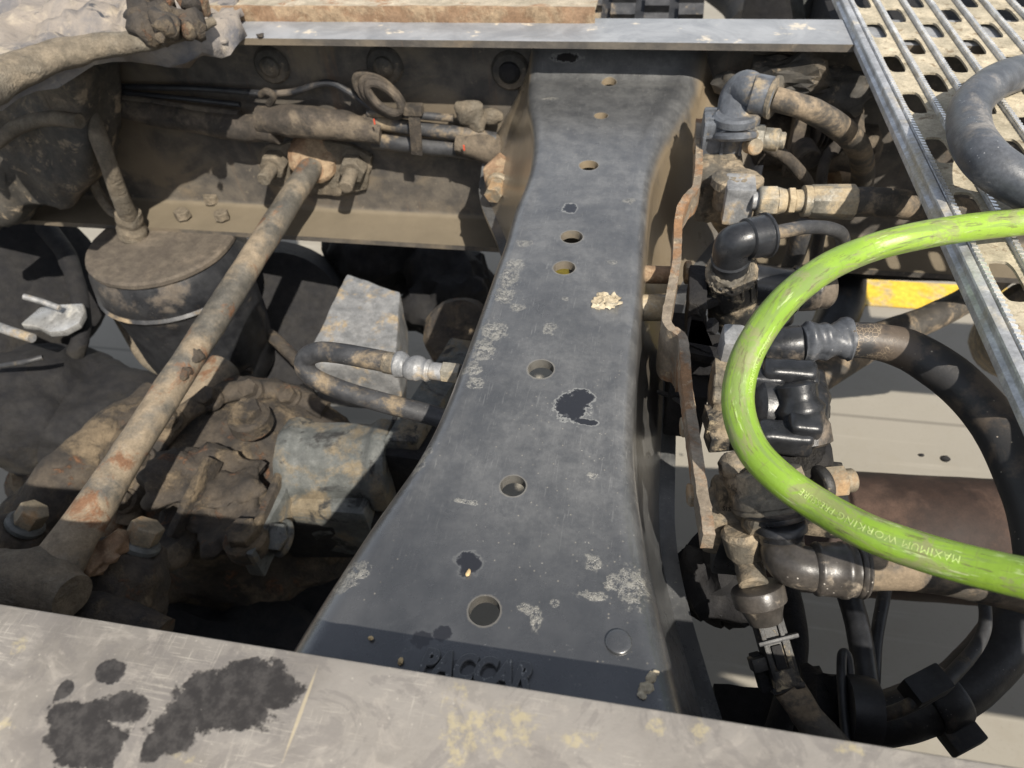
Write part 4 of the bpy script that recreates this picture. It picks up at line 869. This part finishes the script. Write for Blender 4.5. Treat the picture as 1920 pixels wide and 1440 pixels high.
# ================================================================== LEFT SIDE: TORQUE ROD
rod = thing('torque_rod', 'long dusty steel rod running from the far rail web down to the lower left', 'rod', Q(340, 700, .7))
ra = Y(592, 300, .858); rb_ = Z(88, 1090, .74)
tp_ = [ra.lerp(rb_, u / 10) for u in range(11)]
mb = MB().tube(tp_, [.0165] * 9 + [.019, .023], n=26, sub=4, wob=.05, ns=30)
build(mb, 'shaft', 'tube', rod)
build(MB().cyl(Y(588, 290, .868), Y(588, 300, .84), .034, 26), 'end_boss', 'rust', rod, cut=.008, rough=.002, rs=90)
build(MB().tube([Q(-120, 1100, .73), Q(0, 1105, .735), Q(70, 1095, .742), Q(135, 1120, .74)], [.034, .036, .032, .02], n=24, wob=.12, ns=45), 'clevis', 'mudlight', rod)
for u, s_ in ((.58, .0075), (.62, .006)):
    c = ra.lerp(rb_, u) ; vdir = (CAMP - c).normalized()
    build(MB().blob(c + vdir * .0085, .012, .5, 60, 3, (1, 1, .6)), 'mud_crust', 'muddark', rod, angle=80)
# flange bracket plate & studs on web
sb = thing('rod_bracket', 'rust tinted bracket plate on the far rail web holding the rod end', 'bracket', Y(588, 300, .86))
build(MB().poly([Y(px, py, .859) for px, py in [(500, 280), (545, 262), (600, 258), (660, 268), (700, 290), (690, 350), (640, 362), (560, 356), (505, 340)]], (0, -.008, 0)), 'plate', 'mudlight', sb, bev=.002, cut=.01, rough=.0015)
for (px, py, qx, qy) in ((522, 296, 493, 338), (668, 302, 648, 352)):
    b0 = Y(px, py, .856); b1 = Y(qx, qy, .80)
    dn = (b1 - b0).normalized()
    build(MB().cyl(b0, b0 + dn * .006, .023, 24), 'washer', 'mudlight', sb)
    build(MB().hexa(b0 + dn * .006, b0 + dn * .026, .0185), 'nut', 'mudlight', sb, bev=.001, cut=.008, rough=.001)
    build(MB().cyl(b0 + dn * .02, b1, .0095), 'stud', 'mudlight', sb, rough=.0006)
# rivets / huck bolts on the web
for i, (px, py, lab) in enumerate(((510, 122, 'round dusty rivet head on the far rail web above the thin wire at left'), (722, 122, 'round dusty rivet head on the far rail web above the cable loops'), (957, 132, 'dark recessed bolt on the far rail web beside the cross member corner'))):
    c = Y(px, py, .86)
    mb = MB().lathe(c, c + Vector((0, -.006, 0)), [(0, .024), (.6, .023), (1, .0205)], 28)
    th = thing('web_bolt', lab, 'bolt', c, 'bolts in the far rail web'); build(mb, 'washer', 'mudrail', th)
    build(MB().lathe(c + Vector((0, -.005, 0)), c + Vector((0, -.013, 0)), [(0, .0135), (.6, .0125), (1, .008)], 24), 'head', 'deepblack' if i == 2 else 'mudrail', th)
for px, py, lab in ((398, 378, 'small muddy nut on the lower flange, farther of the right pair'), (418, 410, 'small muddy nut on the lower flange, nearest the rod shadow'), (345, 408, 'small muddy nut on the lower flange, left of the pair'), (325, 340, 'faint rounded nut low on the far rail web')):
    c = Z(px, py, .731); o = build(MB().hexa(c, c + Vector((0, 0, .012)), .011, rot=random.random()), 'flange_nut', 'mudlight', rough=.0015, cut=.006); tag(o, lab, 'nut', 'muddy nuts on the far rail')

# second parallel tube
o = build(MB().tube([Q(420, 690, .56), Q(330, 800, .56), Q(250, 905, .56), Q(150, 1040, .56)], .026, n=22, wob=.05, ns=30), 'parallel_rod', 'tube'); tag(o, 'lower dusty rod lying parallel beneath the long torque rod', 'rod')

# ================================================================== WIRING HARNESS ON THE WEB
wh = thing('wiring_harness', 'mud coated wiring sleeve bundle running along the far rail web', 'wiring', Y(600, 230, .83))
def W_(pts, r, mt='mudcable', name='sleeve', wob=.12, ns=40, yy=None, **k):
    P = [Y(a, b, c_) for a, b, c_ in pts]; return build(T_(P, r, wob=wob, ns=ns, **k), name, mt, wh)
W_([(120, 190, .835), (210, 200, .835), (330, 222, .832), (450, 240, .83), (520, 240, .828)], [.012, .014, .015, .017, .019])
W_([(490, 225, .826), (560, 228, .822), (640, 235, .822), (715, 250, .825)], [.018, .021, .019, .014])
W_([(200, 178, .84), (330, 200, .84), (450, 215, .838)], .006)
W_([(700, 228, .83), (780, 240, .828), (860, 250, .828), (930, 262, .832)], [.009] * 4, 'rubberdust', 'conduit', .04)
W_([(700, 262, .832), (780, 272, .83), (860, 280, .83), (920, 292, .834)], [.011] * 4, 'rubberdust', 'conduit', .04)
W_([(690, 212, .828), (770, 215, .825), (850, 222, .828)], [.005] * 3, 'rubberdust', 'conduit', .04)
W_([(860, 268, .83), (910, 278, .828), (950, 292, .838)], [.018, .02, .014], 'mudcable', 'sleeve', .15)
build(MB().blob(Y(883, 217, .832), .02, .5, 30, 3, (1, .6, 1)), 'mud_lump', 'mudlight', wh, angle=80)
build(MB().blob(Y(920, 220, .84), .014, .4, 30, 3, (1.3, .6, .7)), 'mud_lump', 'mudlight', wh, angle=80)
build(MB().blob(Y(690, 235, .83), .018, .5, 40, 3, (1, .6, 1)), 'mud_lump', 'mudcable', wh, angle=80)
a = Y(776, 205, .812); b = Y(782, 290, .812)
build(MB().boxab(a, b, .015, .003, up=(0, -1, .3)), 'clamp_strap', 'mudcable', wh, bev=.0008)
build(MB().box(Y(775, 205, .815), (.024, .014, .012)), 'clamp_buckle', 'mudcable', wh, bev=.002)
build(MB().box(Y(870, 277, .803), (.002, .0015, .007)), 'red_mark', 'redmark', wh)
build(MB().box(Y(702, 228, .803), (.0015, .0015, .007)), 'red_mark', 'redmark', wh)
def webwire(pts, r, label, mt='rubberdust', name='wire', cat='wire', **k):
    o = build(T_([Y(a, b, c_) for a, b, c_ in pts], r, n=10, **k), name, mt); tag(o, label, cat)
webwire([(60, 140, .83), (150, 158, .835), (250, 163, .84), (350, 165, .84), (430, 170, .84), (495, 175, .838), (550, 172, .836), (610, 155, .836), (650, 170, .834), (700, 205, .83)], .0042, 'thin black wire standing in for the shadow line along the top of the muddy wiring bundle', 'rubber')  # shadow lines over the bundle, modelled as two dark wires
webwire([(215, 172, .838), (330, 183, .838), (450, 196, .836)], .0035, 'second thin black wire standing in for a shadow line, just below the long one at left', 'rubber')
# coiled loops
for k, (r_, dx) in enumerate(((1.0, 0), (.84, 5), (.7, 9))):
    pts = []
    for j in range(15):
        an = 2 * pi * j / 14
        cx_, cy_ = 712 + dx, 178 + dx * .6; a1, b1 = 55 * r_, 20 * r_ + 3; ct, st_ = cos(radians(40)), sin(radians(40))
        ex, ey = a1 * cos(an), b1 * sin(an); pts.append((cx_ + ex * ct - ey * st_, cy_ + ex * st_ + ey * ct, .822 - .006 * k))
    webwire(pts, .0052, ('outermost', 'middle', 'innermost')[k] + ' loop of the coiled muddy cable on the far rail web', 'mudcable', 'cable_loop', 'cable')
o = build(MB().tube([Y(490, 178, .83), Y(500, 172, .825), Y(512, 180, .825), Y(505, 196, .83)], .005, n=10), 'cable_tie', 'mudcable'); tag(o, 'twisted cable tie gripping the wires at the left bundle', 'cable tie')

# ================================================================== UPPER LEFT: HANGER, HOSES, FENDER
hg_ = MB().poly([Y(px, py, .74) for px, py in [(-60, 180), (0, 190), (40, 150), (85, 143), (135, 155), (160, 215), (168, 300), (155, 345), (130, 395), (110, 402), (60, 392), (20, 425), (-60, 470)]], (0, .09, 0))
o = build(hg_, 'suspension_hanger', 'mudrail', bev=.012, cut=.02, rough=.011, rs=16, angle=60, bseg=3); tag(o, 'big mud covered suspension hanger casting on the left in front of the far rail', 'hanger')
hose('brake_hose', [(20, 175, .9), (70, 150, .93), (120, 160, .93), (165, 215, .91), (197, 290, .87), (222, 360, .81), (240, 402, .765)], [34, 34, 34, 34, 32, 32, 34], 'dusty hose curving from the hanger down to the air spring plate', 'mudlight', wob=.06)
o = build(MB().lathe(Z(240, 398, .765), Z(250, 440, .725), [(0, .017), (.3, .019), (.5, .017), (.7, .021), (1, .021)], 18), 'hose_fitting', 'mudlight', cut=.006, rough=.0015); tag(o, 'muddy fitting where the hose meets the air spring plate', 'fitting')
hose('thin_hose', [(168, 270, .84), (166, 310, .82), (178, 350, .79), (205, 392, .765), (228, 405, .76)], [18, 18, 18, 18, 18], 'thinner dusty hose looping beside the main left hose', 'mudlight', wob=.06)
hose('air_line', [(-60, 310, .88), (0, 262, .9), (40, 235, .91), (90, 222, .92), (150, 228, .92)], [24, 26, 28, 28, 26], 'dusty line arching over the hanger at the left edge', 'mudlight', wob=.08)

fdp = [(-160, -200), (470, -160), (455, 10), (432, 42), (370, 72), (300, 82), (235, 92), (170, 108), (90, 135), (20, 158), (-60, 190), (-160, 230)]
FZ = 1.02
mb = MB().poly([Z(px, py, FZ) for px, py in fdp], (0, 0, -.012))
t = NT('muddy fender')
col = t.mix(t.step(t.noise(6, 6, .65, dist=.8), .4, .6), (.12, .12, .13), (.27, .235, .2)); col = t.mix(t.step(t.noise(15, 7, .7), .52, .66), col, (.42, .36, .28)); col = t.mix(t.step(t.noise(11, 6, .7, dist=1), .6, .66), col, (.04, .045, .055))
M['fender'] = t.done(col, .85, 0, t.bump(t.noise(60, 7, .7), 1, .004))
fe = build(mb, 'mud_flap', 'fender', cut=.025, rough=.03, rs=11, angle=80); tag(fe, 'mud smeared rumpled dark fender sheet over the rail at the top left', 'fender')
o = build(MB().tube([Z(px, py, 1.035) for px, py in [(-120, 205), (0, 148), (90, 112), (180, 88), (260, 78), (340, 62), (400, 40)]], [.026, .022, .018, .015, .012, .01, .006], n=16, wob=.3, ns=25, flat=.8), 'fender_rim', 'mudlight', angle=80); tag(o, 'pale mud crusted rim along the lower edge of the fender', 'rim')
mb = MB(); random.seed(3)
for k in range(26): px = random.gauss(312, 26); py = random.gauss(42, 18); mb.blob(Z(px, py, 1.035 + random.random() * .02), .006 + random.random() * .009, .7, 70, 2)
o = build(mb, 'mud_clods', 'muddark', angle=80); tag(o, 'dark clump of crumbled mud piled on the end of the far rail', 'mud', kind='stuff')
mb = MB()
for k in range(40): px = random.uniform(330, 440); py = random.gauss(48, 16); mb.blob(Z(px, py, 1.004 + random.random() * .006), .004 + random.random() * .008, .7, 70, 2, (1.3, 1, .4))
o = build(mb, 'mud_crumbs', 'fender', angle=80); tag(o, 'thin crusted mud spread on the left end of the pale rail flange', 'mud', kind='stuff')
for px, py, s_ in ((487, 66, 9), (672, 24, 7), (945, 25, 7)):
    o = build(MB().blob(Z(px, py, 1.003), rr(Z(px, py, 1), s_ * 1.6), .7, 150, 3, (1, 1, .6)), 'mud_clod', 'mudlight' if s_ == 7 else 'muddark', angle=80)
    tag(o, {487: 'small mud lump at the near edge of the pale flange left', 672: 'small pale mud crumb on the far edge of the pale flange', 945: 'small pale crumb on the pale flange right of centre'}[px], 'mud')

# ================================================================== AIR SPRING
asp = thing('air_spring', 'black rubber air spring with a dusty round top plate below the far rail at left', 'air spring', Q(300, 450, .4))
cs = Z(302, 448, .722); 
build(MB().cyl(cs + Vector((0, .0, 0)), cs + Vector((0, 0, -.012)), rr(cs, 274), 48, .03), 'top_plate', 'plate', asp, cut=.02, rough=.001)
R0 = rr(cs, 270)
build(MB().lathe(cs + Vector((0, 0, -.012)), cs + Vector((-.0, -.0, -.42)), [(0, R0 * 1.0), (.03, R0 * 1.06), (.1, R0 * 1.10), (.18, R0 * 1.02), (.25, R0 * .98), (.42, R0 * .96), (.6, R0 * .86), (.62, R0 * .7), (1, R0 * .66)], 48), 'bellows', 'rubber', asp, angle=60)
build(MB().lathe(cs + Vector((0, 0, -.055)), cs + Vector((0, 0, -.072)), [(0, R0 * 1.05), (.5, R0 * 1.12), (1, R0 * 1.05)], 48), 'girdle_ring', 'rubberdust', asp)
q = Z(258, 446, .722); build(MB().hexa(q, q + Vector((0, 0, .008)), .015), 'nut', 'plate', asp)
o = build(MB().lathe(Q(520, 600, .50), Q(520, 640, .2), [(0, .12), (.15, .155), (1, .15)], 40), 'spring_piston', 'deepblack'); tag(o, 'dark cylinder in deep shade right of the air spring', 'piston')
hose('pressure_hose', [(462, 700, .5), (458, 650, .52), (475, 624, .53), (505, 628, .52), (535, 655, .5), (560, 680, .48)], 24, 'dark hooked hose in the shade behind the long rod', 'muddark')
hose('steel_strap', [(200, 560, .42), (235, 620, .38), (270, 675, .34), (310, 700, .32)], [14, 16, 18, 20], 'thin dusty strap edge below the air spring', 'mudlight', cat='strap')

# left brake / wheel area
wl = thing('brake_drum', 'dark round brake drum at the left edge with a pale shiny curved plate inside', 'brake drum', Q(40, 600, .4))
a = Q(30, 520, .56); b = Q(-10, 600, .30)
build(MB().lathe(a, b, [(0, .11), (.04, .15), (.1, .158), (.9, .158), (1, .13)], 44), 'drum', 'deepblack', wl)
build(MB().tube([Q(85, 425, .62), Q(125, 480, .60), (Q(150, 560, .57)), Q(152, 630, .54), Q(130, 690, .5)], [.018, .016, .014, .014, .014], n=14, wob=.1), 'drum_rim', 'deepblack', wl)
pts = [Q(*p) for p in [(38, 607, .58), (75, 575, .58), (115, 570, .585), (155, 568, .59), (158, 585, .585), (148, 605, .58), (120, 620, .575), (90, 622, .575), (68, 610, .575)]]
build(MB().poly(pts, (0, 0, -.012)), 'shiny_plate', 'bright', wl, bev=.003)
o = hose('steel_rod', [(-40, 595, .62), (0, 614, .62), (60, 634, .62)], 18, 'pale short rod at the left edge below the shiny plate', 'greycast', cat='rod')
o = hose('steel_rod', [(45, 556, .62), (80, 566, .61), (112, 578, .6)], 11, 'thin pale rod leading to the shiny curved plate', 'greycast', cat='rod')
o = build(MB().blob(Q(60, 760, .46), .13, .16, 9, 5, (1.1, .9, .7)), 'axle_bracket', 'deepblack'); tag(o, 'dark lumpy axle bracket in shade at the middle left', 'bracket')
o = build(MB().blob(Q(200, 790, .44), .13, .16, 9, 5, (1.3, .8, .6)), 'greasy_lump', 'deepblack'); tag(o, 'dark greasy axle seat behind the long rod', 'axle part')
hose('air_line', [(-20, 690, .58), (40, 680, .6), (80, 670, .6)], 10, 'faint thin line in shade at the far left', 'rubberdust')

# ================================================================== AXLE HOUSING
ah = thing('axle_housing', 'large crusty brown differential housing caked with mud and rust', 'axle', Q(420, 900, .4))
c = Q(420, 900, .50)
build(MB().blob(c + Vector((.0, .02, -.06)), .185, .10, 9, 5, (1.15, 1.0, .85)), 'housing', 'muddark', ah, rough=.006, rs=30, angle=80)
build(MB().tube([Q(60, 1000, .45), Q(110, 930, .5), Q(170, 860, .52), Q(230, 810, .52), Q(300, 780, .5)], [.05, .045, .04, .04, .05], n=22, wob=.15, ns=20), 'casting_rib', 'muddark', ah, angle=80)
arc = [(235, 985, .56), (268, 880, .59), (335, 785, .605), (430, 735, .60), (530, 735, .58), (610, 770, .56)]
build(MB().tube([Q(*p) for p in arc], .016, n=16, sub=8, wob=.12, ns=60, flat=.7), 'cover_flange', 'muddark', ah, angle=80)
AP, _q = MB().path([Q(*p) for p in arc], 0.0, 8)
for k in range(4, len(AP) - 2, 6):
    q = AP[k] + Vector((.0, -.012, .010)); nrm_ = Vector((-.1, -.35, .9)).normalized()
    build(MB().cyl(q - nrm_ * .012, q + nrm_ * .001, .0165, 20).hexa(q, q + nrm_ * .012, .0135, rot=k), 'flange_bolt', 'muddark', ah, cut=.008, rough=.0008)
for px, py, z, r_ in ((462, 772, .655, .019), (455, 1000, .63, .018)):
    q = Q(px, py, z); build(MB().hexa(q + Vector((0, 0, -.03)), q + Vector((0, 0, .008)), r_, rot=.4).cyl(q + Vector((0, 0, -.03)), q + Vector((0, 0, -.004)), r_ * 1.4), 'bolt', 'muddark', ah, cut=.01, rough=.0006)
for q_, r_, sc_ in (((380, 900, .615), .05, (1.5, 1.0, .28)), ((430, 960, .605), .04, (1.2, 1.3, .3)), ((345, 990, .59), .035, (1, 1.3, .3))):
    build(MB().blob(Q(*q_), r_, .45, 28, 4, sc_), 'caked_mud', 'muddark', ah, angle=80)
build(MB().boxab(Q(480, 1010, .62), Q(560, 830, .625), .010, .03), 'stiffening_rib', 'muddark', ah, bev=.003, cut=.015, rough=.0015)
build(MB().boxab(Q(330, 1010, .60), Q(400, 860, .64), .010, .03), 'stiffening_rib', 'muddark', ah, bev=.003, cut=.015, rough=.0015)
o = build(MB().blob(Q(420, 1190, .36), .17, .25, 9, 4, (1.6, .7, .5)), 'dark_gap_filler', 'deepblack'); tag(o, 'black mass added to keep the gap below the differential dark, next to the near rail', 'axle part')  # dark filler added to hide the sunlit floor in this gap
# pinion / input housing (grey, patches of sun)
pi_ = thing('input_housing', 'grey painted cast input housing with mud stains beside the differential', 'housing', Q(650, 900, .5))
build(MB().lathe(Q(545, 870, .60), Q(740, 872, .60), [(0, .058), (.12, .062), (.2, .055), (.8, .052), (.88, .06), (1, .058)], 10, rot=.3), 'body', 'greypaint', pi_, bev=.004, cut=.02, rough=.001, rs=40)
build(MB().boxab(Q(545, 930, .55), Q(720, 945, .55), .10, .1), 'lower_body', 'greypaint', pi_, bev=.01, cut=.02, rough=.003)
build(MB().boxab(Q(470, 1060, .60), Q(560, 890, .60), .02, .05), 'web_rib', 'greypaint', pi_, bev=.004, cut=.02, rough=.002)
build(MB().boxab(Q(540, 985, .53), Q(730, 985, .53), .05, .08), 'lower_flange', 'deepblack', pi_, bev=.006)
q = Q(525, 1008, .60); build(MB().hexa(q, Q(513, 1006, .615), .017).cyl(Q(536, 1010, .595), q, .022), 'bolt', 'greypaint', pi_)
# nuts blocks lower left
for (cx_, cy_, nx, ny, lab, sz) in ((225, 1090, 268, 1005, 'chunky rust flaked block with a pale hex bolt on top, right of the rod end', 1), (10, 1040, 55, 972, 'cut off dusty block with a pale hex bolt at the left edge', .9)):
    tb = thing('clamp_block', lab, 'block', Q(cx_, cy_, .66), 'clamp blocks with hex bolts'); cc = Q(cx_, cy_, .665)
    nn_ = Q(nx, ny, .70); ax_ = (nn_ - cc).normalized()
    build(MB().lathe(cc - ax_ * .05, nn_ - ax_ * .012, [(0, .062 * sz), (.3, .056 * sz), (.8, .040 * sz), (1, .026 * sz)], 9, rot=.4), 'casting', 'muddark', tb, bev=.004, cut=.012, rough=.005, rs=50, angle=70)
    build(MB().cyl(nn_ - ax_ * .014, nn_ - ax_ * .004, .021 * sz, 24), 'washer', 'greypaint', tb)
    build(MB().hexa(nn_ - ax_ * .005, nn_ + ax_ * .014, .0165 * sz), 'bolt_head', 'boltrust', tb, bev=.0015)
    if sz == 1:
        mb = MB().blob(Q(185, 1045, .715), .022, .7, 60, 3, (1, 1, .5)); build(mb, 'rust_flake', 'rust', tb, angle=80)
o = build(MB().tube([Q(60, 1180, .68), Q(150, 1150, .69), Q(230, 1165, .69), Q(300, 1200, .68)], .02, n=16, wob=.15), 'clamp_ring', 'muddark'); tag(o, 'dark ring end peeking over the near rail below the rusty block', 'ring')
o = build(MB().blob(Q(200, 930, .34), .12, .3, 9, 4, (1.4, .8, .6)), 'axle_tube', 'muddark'); tag(o, 'shaded brown axle tube bulge at lower left behind the rods', 'axle part')

# ================================================================== CENTRE LEFT: CAST BLOCKS AND LOOPED HOSE
o = build(MB().poly([Z(650, 512, .62), Z(750, 548, .62), Z(742, 690, .62 - .0), Z(570, 680, .62)], (0, 0, -.09)), 'steel_casting', 'greycast', bev=.004, cut=.02, rough=.0015); tag(o, 'flat grey casting lit by a patch of sun left of the cross member', 'casting')
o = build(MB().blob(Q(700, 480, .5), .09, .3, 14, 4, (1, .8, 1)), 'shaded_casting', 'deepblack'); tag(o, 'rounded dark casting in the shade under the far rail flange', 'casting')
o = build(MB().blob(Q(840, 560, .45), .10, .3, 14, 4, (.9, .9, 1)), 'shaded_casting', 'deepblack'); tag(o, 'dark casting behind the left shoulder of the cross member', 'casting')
yk = thing('pinion_yoke', 'angular grey yoke arm pointing down left beside the cross member', 'yoke', Q(790, 780, .6))
build(MB().poly([Z(845, 632, .66), Z(900, 640, .66), Z(780, 828, .66), Z(716, 826, .66)], (.0, .0, -.10)), 'yoke_arm', 'greypaint', yk, bev=.003, cut=.02, rough=.0012)
build(MB().poly([Z(900, 690, .63), Z(960, 700, .63), Z(870, 780, .63), Z(820, 770, .63)], (0, 0, -.05)), 'yoke_web', 'greypaint', yk, bev=.003)
build(MB().cyl(Q(860, 620, .60), Q(880, 660, .5), .055, 30), 'hub', 'muddark', yk, cut=.012, rough=.003)
build(MB().boxab(Q(760, 900, .6), Q(800, 800, .6), .06, .09), 'yoke_leg', 'deepblack', yk, bev=.004)
lh = thing('looped_hose', 'dusty grey black hose looping left from a crimped fitting on the cross member', 'hose', Q(600, 680, .88))
zz = .905
lp_ = [(742, 682, .905), (690, 672, .905), (640, 663, .904), (598, 660, .90), (574, 672, .892), (574, 695, .882), (600, 715, .872), (660, 738, .865), (730, 758, .86), (800, 776, .855), (880, 800, .85)]
P = [Q(*p) for p in lp_]; rh = rr(P[1], 40)
build(T_(P, [rh] * len(P), n=24, sub=7, wob=.02, ns=80), 'rubber_tube', 'rubberdust', lh)
P = [(742, 682), (748, 683), (758, 686), (764, 687), (772, 690), (784, 691), (796, 694), (802, 695), (808, 696)]; wi = [46, 52, 46, 38, 48, 50, 40, 44, 36]
build(MB().tube([Q(x, y, zz) for x, y in P], [rr(Q(x, y, zz), w) for (x, y), w in zip(P, wi)], n=24, sub=4), 'crimped_ferrule', 'greycast', lh)
build(MB().cyl(Q(806, 695, zz), Q(832, 698, zz), rr(Q(806, 695, zz), 34)), 'neck', 'greycast', lh)
build(MB().hexa(Q(830, 697, zz), Q(864, 701, zz), rr(Q(830, 697, zz), 42), rot=.2), 'hex_nut', 'steelfit', lh, bev=.0005)
build(MB().cyl(Q(863, 701, zz), Q(905, 706, zz), rr(Q(860, 700, zz), 36)), 'seal', 'rubber', lh)
build(MB().lathe(Q(722, 679, zz), Q(744, 683, zz), [(0, rh * 1.0), (.05, rh * 1.04), (.95, rh * 1.04), (1, rh)], 24), 'mud_sleeve', 'dustcast', lh, cut=.004, rough=.0005)

# ================================================================== TOP BACKGROUND BEYOND THE RAIL
a = Z(1125, 5, .93); b = Z(1275, 8, .93)
ty = thing('tyre', 'dark ribbed tyre tread seen behind the pale flange beyond the cross member', 'tyre', (a + b) / 2)
TC = (a + b) / 2 + Vector((0, .20, -.28)); 
build(MB().lathe(TC - Vector((.1, 0, 0)), TC + Vector((.1, 0, 0)), [(0, .2), (.02, .27), (.12, .30), (.88, .30), (.98, .27), (1, .2)], 60), 'carcass', 'rubber', ty)
tb = MB()
for k in range(60):
    an = 2 * pi * k / 60
    for j in range(4):
        xx_ = -.075 + .05 * j; r_ = .304; cc = TC + Vector((xx_, r_ * cos(an + .05 * (j % 2)), r_ * sin(an + .05 * (j % 2)))); rd = Vector((0, cos(an), sin(an)))
        tb.box(cc, (.036, .02, .018), (Vector((1, 0, 0)), Vector((0, -sin(an), cos(an))), rd))
o = build(tb, 'tread_lugs', 'rubberdust', ty, smooth=False); o['kind'] = 'stuff'
o = build(MB().tube([Z(1290, -60, .5), Z(1350, -20, .5), Z(1385, 10, .5), Z(1400, 50, .5)], .05, n=20), 'inner_hose', 'deepblack'); tag(o, 'dark curved shape over the pale floor behind the rail at top right', 'hose')
o = build(MB().boxab(Z(1400, 5, .7), Z(1500, 10, .7), .3, .2), 'dark_box', 'deepblack', bev=.01); tag(o, 'dark box behind the far rail left of the grey uprights', 'box')
o = build(MB().box((.62, 1.12, .84), (.8, .36, .18)), 'slot_backing_box', 'deepblack', bev=.01, cut=.1, rough=.002); tag(o, 'black box added under the tread plank beyond the far rail to darken its slots', 'box')  # added dark backing so the plank slots stay black
o = build(MB().boxab(Z(1495, -60, .95), Z(1512, 60, .85), .03, .02), 'grey_upright', 'greypaint', bev=.003); tag(o, 'left grey upright channel behind the rail by the plank', 'upright')
o = build(MB().boxab(Z(1535, -60, .95), Z(1555, 60, .85), .03, .02), 'grey_upright', 'greypaint', bev=.003); tag(o, 'right grey upright channel behind the rail touching the plank', 'upright')

for wx, lab in ((.50, 'front one of two unseen tyres added outside the near rail to block the sun'), (-.60, 'rear one of two unseen tyres added outside the near rail to block the sun')):  # out-of-view tyres added to keep sun off the floor
    ty = thing('tyre', lab, 'tyre', (wx, -.40, 0), 'added sun blocking tyres')
    build(MB().lathe((wx, -.15, .55), (wx, -.60, .55), [(0, .30), (.02, .49), (.1, .545), (.44, .55), (.5, .49), (.56, .55), (.9, .545), (.98, .49), (1, .30)], 64), 'carcass', 'rubber', ty)
    build(MB().lathe((wx, -.18, .55), (wx, -.57, .55), [(0, .10), (.05, .29), (.95, .29), (1, .12)], 40), 'rim', 'bright', ty)

ft = thing('sun_block_tank', 'unseen polished tank added outside the near rail to block the sun, ahead of the tyres', 'fuel tank', (1.7, -.42, .4))  # out-of-view tank added to shade the floor at right
build(MB().lathe((1.02, -.42, .70), (2.5, -.42, .70), [(0, .2), (.01, .29), (.03, .31), (.97, .31), (.99, .29), (1, .2)], 48), 'tank_shell', 'bright', ft)
for x in (1.3, 2.1): build(MB().lathe((x - .03, -.42, .70), (x + .03, -.42, .70), [(0, .312), (.1, .318), (.9, .318), (1, .312)], 48), 'strap', 'galv', ft)

for o in bpy.data.objects:
    for k in ('_o', '_p'):
        if k in o: del o[k]
